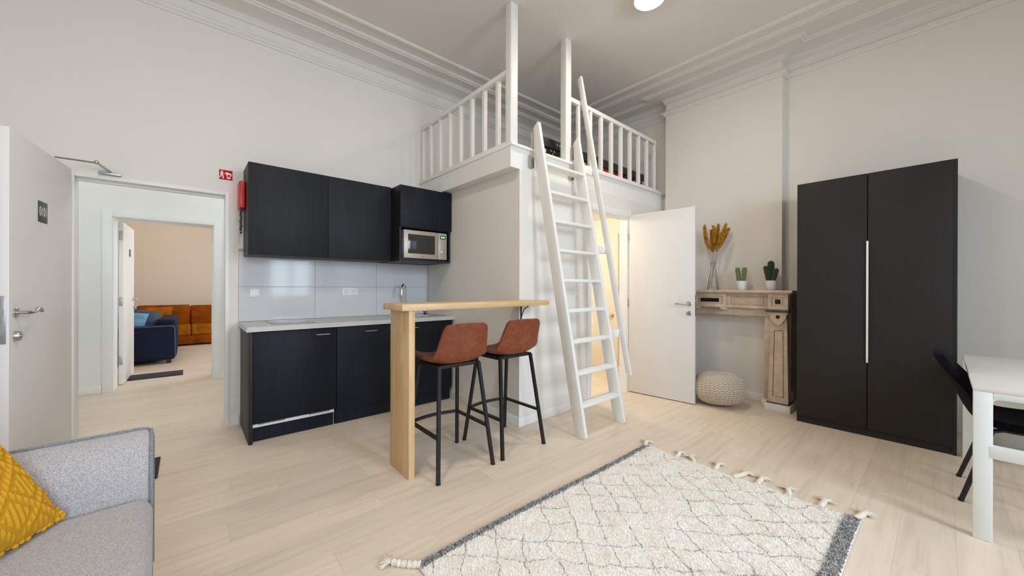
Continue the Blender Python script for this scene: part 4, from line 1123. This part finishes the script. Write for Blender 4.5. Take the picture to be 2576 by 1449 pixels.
# pouf
def pouf():
    cx_, cy_ = 4.225, 1.535; R_, Hh = .247, .345
    NU, NV = 400, 190; cols, rows = 34, 25
    g = G(); hv = []
    tilt = Matrix.Rotation(radians(7), 3, 'Y') @ Matrix.Rotation(radians(-6), 3, 'X')
    def F(u_, v_):
        th = pi * v_; e = .72
        rr = (sin(th) ** e) if sin(th) > 0 else 0; zz_ = -cos(th)
        zz_ = (abs(zz_) ** .93) * (1 if zz_ > 0 else -1)
        cu = u_ * cols; fu = abs(2 * (cu - math.floor(cu)) - 1)
        rv = v_ * rows + fu * .55
        fv = rv - math.floor(rv)
        h = (sin(pi * fv) ** .7) * (.35 + .65 * sin(pi * min(1, max(0, fu * .9 + .08))) ** .8)
        fade = min(1, sin(th) * 2.2)
        h = 1 - (1 - h) * fade
        hv.append(h)
        k = 1 + .048 * (h - .6) * fade
        p = Vector((R_ * rr * cos(2 * pi * u_) * k, R_ * rr * sin(2 * pi * u_) * k, Hh / 2 * zz_ * k))
        p = tilt @ p
        p.z = max(p.z, -Hh / 2 + .004)
        return (cx_ + p.x, cy_ + p.y, p.z + Hh / 2)
    g.grid(F, NU, NV, True)
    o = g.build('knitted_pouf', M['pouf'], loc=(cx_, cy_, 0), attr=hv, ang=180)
    tag(o, 'oatmeal knitted pouf on the floor in the fireplace', 'pouf')
pouf()

# ------------------------------------------------------------------ wardrobe
wd = thing('wardrobe', 'tall charcoal wardrobe with two doors beside the fireplace', 'wardrobe', (4.5, .4, 0))
wx, wy0, wy1, wz = 4.234, -.078, .872, 2.172
g = G(); g.box(wx + .004, wx + .022, wy0, wy0 + .022, 0, wz); g.box(wx + .022, XR - .004, wy0, wy0 + .018, 0, wz); g.box(wx + .022, XR - .004, wy1 - .018, wy1, 0, wz); g.box(wx + .022, XR - .004, wy0 + .018, wy1 - .018, wz - .02, wz); g.box(wx + .022, XR - .004, wy0 + .018, wy1 - .018, .06, .08); g.box(XR - .014, XR - .004, wy0 + .018, wy1 - .018, .08, wz - .02)
g.build('body', M['wardrobe'], wd, smooth=False)
G().box(wx + .012, wx + .03, wy0 + .004, wy1, 0, .056).build('plinth', M['wardrobe'], wd, smooth=False)
dr = G().box(wx, wx + .02, .4025, wy1 - .001, .060, wz, .001).build('door', M['wardrobe'], wd)
dl_ = G().box(wx, wx + .02, wy0 + .022, .3975, .060, wz, .001).build('door', M['wardrobe'], wd)
tag(G().box(wx - .014, wx - .0002, .3935, .4065, .61, 1.613, .002).build('handle', M['white'], dr), 'long white vertical bar handle')

# ------------------------------------------------------------------ desk and chair
dk = thing('desk', 'white desk with square frame legs at the picture edge', 'desk', (3.6, -.45, 0))
dx0, dx1, dy0, dy1 = 2.915, 4.26, -.82, -.103
G().box(dx0, dx1, dy0, dy1, .722, .743, .002).build('desk_top', M['desk'], dk)
g = G(); g.box(dx0 + .02, dx1 - .02, dy0 + .05, dy0 + .075, .66, .7218); g.box(dx0 + .02, dx1 - .02, dy1 - .30, dy1 - .27, .68, .7218)
g.build('apron', M['deskleg'], dk)
def desk_frame(xa, xb):
    lw = .062
    for a, b_ in ((dy1 - lw, dy1 - .001), (dy0 + .001, dy0 + lw)):
        g = G(); g.box(xa, xb, a, b_, 0, .7215, .004)
        g.build('leg', M['deskleg'], dk)
    g = G(); g.box(xa + .001, xb - .001, dy0 + lw, dy1 - lw, .690, .7215, .003)
    for yy, sg_ in ((dy1 - lw, -1), (dy0 + lw, 1)):
        g.prism([(yy, .6905), (yy, .672)] + [(yy + sg_ * .018 * (1 - cos(a)), .6725 + .018 * sin(a)) for a in (radians(30), radians(60), radians(90))], 'x', xa + .002, xb - .002)
    g.build('frame_rail', M['deskleg'], dk)
    G().box(xa - .002, xb, dy0 + lw - .012, dy1 - lw + .012, .405, .466, .005).build('stretcher', M['deskleg'], dk)
desk_frame(dx0, dx0 + .034); desk_frame(dx1 - .034, dx1)
ch = thing('desk_chair', 'black velvet chair pushed up to the white desk', 'chair', (3.578, -.31, 0), radians(180), group=None)
# local: front is +y
prof = [(.235, .452), (.20, .468), (.10, .462), (0, .452), (-.10, .455), (-.165, .478), (-.205, .54), (-.24, .63), (-.285, .73), (-.325, .825)]
wid = [.20, .215, .228, .23, .226, .222, .222, .222, .215, .195]
ch_s = shell(prof, wid, .05, .02, .042, 'seat_shell', M['velvet'], ch, corner=.12)
fr = [(-.16, .15), (.16, .15), (-.16, -.12), (.16, -.12)]; ft = [(-.212, .22), (.212, .22), (-.212, -.232), (.212, -.232)]
for i in range(4):
    a = Vector((fr[i][0], fr[i][1], .425)); b_ = Vector((ft[i][0], ft[i][1], .004))
    g = G(); g.tube([a, b_], [.013, .011], 12); lg = g.build('leg', M['black_metal'], ch, local=True)
    g = G(); g.tube([b_ + Vector((0, 0, .012)), Vector((b_.x, b_.y, 0))], .0125, 12); g.build('foot_cap', M['black'], lg, local=True)
g = G()
for s_ in (-1, 1): g.tube([(s_ * .16, .15, .42), (s_ * .15, .10, .432), (s_ * .15, -.08, .432), (s_ * .16, -.12, .42)], .011, 10)
g.tube([(-.15, .06, .432), (.15, .06, .432)], .011, 10); g.tube([(-.15, -.06, .432), (.15, -.06, .432)], .011, 10)
g.build('seat_frame', M['black_metal'], ch, local=True)

# ------------------------------------------------------------------ rug
def rug():
    x0, x1, y0, y1 = .757, 2.655, .268, 1.505
    t_ = thing('shag_rug', 'cream shag rug with dark diamond lines and tassels', 'rug', ((x0 + x1) / 2, (y0 + y1) / 2, 0))
    def edge(u_, v_):
        # slightly wavy outline and a hump along the far end
        x = x0 + (x1 - x0) * u_; y = y0 + (y1 - y0) * v_
        x += .007 * sin(v_ * 21 + .6) * u_ - .006 * sin(v_ * 9 + 1) * (1 - u_); y += .008 * sin(u_ * 6.0) * v_ - .007 * sin(u_ * 5 + 1) * (1 - v_)
        x += .018 * max(0, 1 - abs(v_ - .92) / .06) * u_ ** 4 - .02 * max(0, (v_ - .965) / .035) ** 2 * u_ ** 8
        return x, y
    g = G()
    def base(u_, v_):
        x, y = edge(u_, v_)
        ed = min(u_, 1 - u_, v_ * .7, (1 - v_) * .7) * 30
        z = .004 + .012 * min(1, ed) + .004 * noise.noise(Vector((x * 7, y * 7, 0))) * min(1, ed)
        return (x, y, z)
    g.grid(base, 150, 96)
    # underside rim
    o = g.build('backing', M['rug'], t_, ang=180)
    md = o.modifiers.new('thickness', 'SOLIDIFY'); md.thickness = .006; md.offset = -1 if False else 1
    # pile: tufts of yarn standing on the backing
    rng = np.random.default_rng(3)
    def tufts(n, ulo, uhi, vlo, vhi, hmin, hmax, wmin, wmax):
        us = rng.uniform(ulo, uhi, n); vs_ = rng.uniform(vlo, vhi, n)
        P = np.array([base(a, b_) for a, b_ in zip(us, vs_)]); P[:, 2] += .004
        ph = rng.uniform(0, 2 * pi, n); lean = rng.uniform(.2, 1.1, n); hh = rng.uniform(hmin, hmax, n)
        D = np.stack([np.cos(ph) * np.sin(lean), np.sin(ph) * np.sin(lean), np.cos(lean)], 1) * hh[:, None]
        w = rng.uniform(wmin, wmax, n); a2 = ph + pi / 2
        Wd = np.stack([np.cos(a2) * w, np.sin(a2) * w, np.zeros(n)], 1)
        V = np.stack([P - Wd, P + Wd, P + D + Wd * .55, P + D - Wd * .55], 1).reshape(-1, 3)
        me = bpy.data.meshes.new('pile'); cen = np.array(WM[t_].translation)
        V = V - cen
        me.vertices.add(4 * n); me.vertices.foreach_set('co', V.ravel().astype('f'))
        me.loops.add(4 * n); me.loops.foreach_set('vertex_index', np.arange(4 * n, dtype='i'))
        me.polygons.add(n); me.polygons.foreach_set('loop_start', (np.arange(n) * 4).astype('i')); me.polygons.foreach_set('loop_total', np.full(n, 4, 'i'))
        me.update(calc_edges=True)
        return me
    me = tufts(105000, .004, .996, .012, .962, .006, .013, .0008, .0020)
    me.materials.append(M['rug']); o = bpy.data.objects.new('pile', me); C.objects.link(o); o.parent = t_; o['kind'] = 'stuff'
    for lo, hi in ((.962, .997), (.003, .05)):
        me = tufts(9000 if lo > .5 else 12000, .002, .998, lo, hi, .008, .015, .0012, .0026)
        me.name = 'border'; me.materials.append(M['rugborder']); o = bpy.data.objects.new('border', me); C.objects.link(o); o.parent = t_; o['kind'] = 'stuff'; o['label'] = 'dark grey flecked long border'
    rnd = random.Random(11)
    def tassel(p, ang_, L, bend, rr=.0125):
        p = Vector(p); d = Vector((cos(ang_), sin(ang_), 0))
        g = G(); pts = []; sd = Vector((-d.y, d.x, 0))
        for k in range(15):
            q = k / 14; pts.append(p + d * (L * q) + sd * (bend * q * q) + Vector((0, 0, .013)))
        g.tube(pts, [rr * (1 + .16 * sin(k * 2.4)) for k in range(15)], 10)
        ts = g.build('tassel', M['braid'], t_)
        e_ = pts[-1]; d2 = (pts[-1] - pts[-3]).normalized(); g = G()
        for k in range(70):
            a = rnd.uniform(-1.15, 1.15); dd = Matrix.Rotation(a, 3, 'Z') @ d2; ln = rnd.uniform(.03, .062)
            z1 = rnd.uniform(-.009, .008)
            g.tube([e_ + Vector((0, 0, rnd.uniform(-.006, .006))), e_ + dd * ln * .5 + Vector((0, 0, .006 + z1 * .3)), e_ + dd * ln + Vector((0, 0, z1 - .001))], [.0022, .0018, .0012], 4)
        g.build('fringe', M['braid'], ts)
    # end by the fireplace: nine tassels, placed as they lie
    for v_, an, L, bd_ in ((.982, 34, .075, -.012), (.789, -2, .08, .012), (.692, 14, .08, .03), (.58, 2, .095, .012), (.487, -20, .115, .004), (.381, 8, .095, -.010), (.254, -2, .08, .02), (.135, 0, .085, -.004), (.022, -24, .085, .010)):
        x, y = edge(1, v_); tassel((x - .012, y, 0), radians(an), L, bd_, .0135)
    x, y = edge(0, .985); tassel((x + .012, y, 0), radians(142), .125, -.02, .0145)
    for v_ in (.8, .62, .45, .28, .1):
        x, y = edge(0, v_); tassel((x + .012, y, 0), radians(180 + rnd.uniform(-25, 25)), .09, 0)
rug()

# ------------------------------------------------------------------ grey sofa and mustard cushion
SR = radians(2.6)
sofa = thing('grey_sofa', 'grey heather sofa with piped arm in the near corner', 'sofa', (-.10, 1.96, 0), SR)
# local: origin at the seat's front end by the far arm; -x runs to the back, -y towards the viewer
g = G(); g.box(-.86, -.004, -1.75, .0, .06, .30, .02, 3); g.build('base', M['sofa'], sofa, local=True)
g = G()
NXs, NYs = 40, 60
def seat(u_, v_):
    pass
g.box(-.70, .004, -1.72, -.006, .295, .44, .045, 6)
for v in g.b.verts:
    if v.co.z > .37:
        a = (v.co.x + .35) / .35; b_ = (v.co.y + .86) / .86
        v.co.z += .012 * (1 - a ** 2)
g.build('seat_cushion', M['sofa'], sofa, local=True, ang=180)
g = G()
prof_a = []
sec = [(0, .06), (-.002, .30), (-.002, .44), (.003, .51), (.016, .56), (.042, .605), (.078, .632), (.118, .647), (.140, .648), (.152, .636), (.156, .60), (.156, .30), (.156, .06)]
def arm(u_, v_):
    q = v_ * (len(sec) - 1); i_ = min(int(q), len(sec) - 2); k = q - i_
    y = sec[i_][0] * (1 - k) + sec[i_ + 1][0] * k; z = sec[i_][1] * (1 - k) + sec[i_ + 1][1] * k
    e = max(0, (u_ - .965) / .035); rnd_ = (1 - sqrt(max(0, 1 - e * e))) * .02
    return (-.86 + .862 * u_, y + rnd_ * max(-1, min(1, (.077 - y) / .05)), z - rnd_ * max(0, min(1, (z - .55) / .09)))
vs2 = g.grid(arm, 60, 48)
bmesh.ops.remove_doubles(g.b, verts=g.b.verts, dist=1e-6)
bnd = [e for e in g.b.edges if e.is_boundary]
bmesh.ops.holes_fill(g.b, edges=bnd, sides=0); bmesh.ops.recalc_face_normals(g.b, faces=g.b.faces)
g.build('armrest', M['sofa'], sofa, local=True, ang=50)
g = G()
pts = [(-.86, .146, .648), (-.30, .144, .651), (-.04, .143, .651), (-.014, .143, .648), (-.002, .145, .638), (.002, .147, .61), (.002, .148, .50), (.002, .148, .10)]
g.tube(pts, .0065, 8)
pts = [(-.001, y + (.004 if y < .1 else -.004), z - (.004 if z > .55 else 0)) for y, z in sec[:9]]
g.tube(pts, .0055, 8)
tag(g.build('piping', M['sofapipe'], sofa, local=True), 'blue grey piped seam')
g = G(); g.box(-.86, -.66, -1.75, .0, .30, .80, .05, 4); g.build('backrest', M['sofa'], sofa, local=True)
g = G(); g.box(-.86, .0, -1.90, -1.75, .06, .648, .03, 4); g.build('armrest', M['sofa'], sofa, local=True)
for x in (-.78, -.08):
    for y in (-1.82, .06): G().box(x - .025, x + .025, y - .025, y + .025, 0, .0605).build('foot', M['black'], sofa, local=True)
def knit_cushion():
    Cn = Vector((-.310, 1.905, .457))
    d1 = Vector((-.50, -.86, .02)).normalized(); d2 = Vector((-.54, .065, .835)); d2 = (d2 - d1 * d2.dot(d1) * .55).normalized()
    n = d1.cross(d2).normalized()
    if n.x < 0: n = -n
    W_ = .46; T_ = .15
    N = 220; hv = []
    g = G()
    for s_ in (1, -1):
        def F(u_, v_):
            a, b_ = 2 * u_ - 1, 2 * v_ - 1
            k = max(0, (1 - abs(a) ** 2.4) * (1 - abs(b_) ** 2.4)) ** .55
            # knit: fine rows everywhere, raised diamonds of bobbles
            fine = .5 + .5 * sin(2 * pi * u_ * 58) * sin(2 * pi * v_ * 58)
            p, q = (u_ + v_) * 3.2, (u_ - v_) * 3.2
            cp, cq = abs(p - round(p)), abs(q - round(q))
            dia = max(0, 1 - min(cp, cq) / .11)
            inner = 1 if (cp > .2 and cq > .2) else 0
            bob = (.5 + .5 * cos(2 * pi * (p + q) * 5)) * dia
            ribs = inner * (.5 + .5 * sin(2 * pi * (u_ * 26))) * .55
            h = .25 * fine + .75 * max(bob, ribs)
            edge = min(1, 12 * min(u_, 1 - u_, v_, 1 - v_))
            hv.append(min(1, .30 + h) if True else 0)
            base = Cn + d1 * (W_ * u_ * (1 - .04 * (1 - b_ * b_))) + d2 * (W_ * v_)
            return base + n * (s_ * (T_ / 2 * k + (.0105 * h) * edge) + T_ * .18 * 0)
        g.grid(F, N, N)
    # keep both faces apart at the rim; fringe of bobbles along the seam
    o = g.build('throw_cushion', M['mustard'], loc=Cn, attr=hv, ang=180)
    tag(o, 'mustard knitted cushion on the grey sofa', 'cushion')
    rnd = random.Random(5); g = G(); hb = []
    for e0, e1 in ((Cn, Cn + d2 * W_), (Cn, Cn + d1 * W_)):
        for k in range(30):
            p = e0.lerp(e1, (k + .2) / 30) + Vector((rnd.uniform(-.004, .004), rnd.uniform(-.004, .004), rnd.uniform(-.002, .004)))
            nb = len(g.b.verts); g.ball(p, rnd.uniform(.0065, .0095), u=10, v=7)
            hb += [rnd.uniform(.55, 1)] * (len(g.b.verts) - nb)
    g.build('bobble_edge', M['mustard'], o, attr=hb)
knit_cushion()

# ------------------------------------------------------------------ ceiling lamp and light
for LP, lab in (((2.90, 1.60), 'round glowing white ceiling lamp beside the loft'), ((.42, 1.60), 'round glowing white ceiling lamp over the sofa end of the room')):
    lp = thing('ceiling_lamp', lab, 'ceiling lamp', (LP[0], LP[1], ZC - .07), group='round ceiling lamps')
    g = G(); g.lathe([(0, ZC - .072), (.06, ZC - .0715), (.105, ZC - .069), (.118, ZC - .064), (.122, ZC - .056)], (LP[0], LP[1], 0), 40, cap=False)
    bmesh.ops.remove_doubles(g.b, verts=g.b.verts, dist=1e-6)
    for fc in g.b.faces:
        if fc.normal.z > 0: fc.normal_flip()
    g.build('diffuser', M['lamp'] if LP[0] > 2 else M['lamp_far'], lp)
    G().lathe([(.1225, ZC - .062), (.128, ZC - .058), (.130, ZC - .001)], (LP[0], LP[1], 0), 40).build('rim', M['white'], lp)

def area(name, loc, rot, sx, sy, power, col):
    l = bpy.data.lights.new(name, 'AREA'); l.shape = 'RECTANGLE'; l.size = sx; l.size_y = sy; l.energy = power; l.color = col; l.spread = radians(135)
    o = bpy.data.objects.new(name, l); C.objects.link(o); o.location = loc; o.rotation_euler = rot; return o
for (a, b_), pw in zip(WIN, (62, 70, 6)):
    area('daylight', ((a + b_) / 2, YW - .21, (WZ0 + WZ1) / 2), (radians(64), 0, 0), b_ - a, WZ1 - WZ0, pw, (.74, .87, 1.0))
area('daylight', (3.06, 8.5, 1.9), (0, radians(90), 0), 2.0, 2.2, 52, (.95, .97, 1.0))
def point(name, loc, power, col, r_=.08):
    l = bpy.data.lights.new(name, 'POINT'); l.energy = power; l.color = col; l.shadow_soft_size = r_
    o = bpy.data.objects.new(name, l); C.objects.link(o); o.location = loc; return o
point('hall_bulb', (.6, 5.2, 2.75), 14, (.93, .97, 1.0), .12)
point('hall_bulb', (-1.2, 5.2, 2.75), 10, (.93, .97, 1.0), .12)
point('bathroom_bulb', (3.3, 3.4, 2.15), 30, (1, .90, .74), .1)
point('far_room_bulb', (-.6, 9.2, 3.1), 14, (1, .86, .68), .15)
w = bpy.data.worlds.new('sky'); S.world = w; w.use_nodes = True
w.node_tree.nodes['Background'].inputs[0].default_value = (.72, .84, 1, 1); w.node_tree.nodes['Background'].inputs[1].default_value = 1.0

S.view_settings.view_transform = 'Standard'; S.view_settings.look = 'None'; S.view_settings.exposure = 0.12; S.view_settings.gamma = 1.0
S.view_settings.use_curve_mapping = False
cy = S.cycles
cy.use_denoising = True; cy.max_bounces = 12; cy.diffuse_bounces = 7; cy.glossy_bounces = 5; cy.transparent_max_bounces = 16
cy.sample_clamp_indirect = 6; cy.caustics_reflective = False; cy.caustics_refractive = False
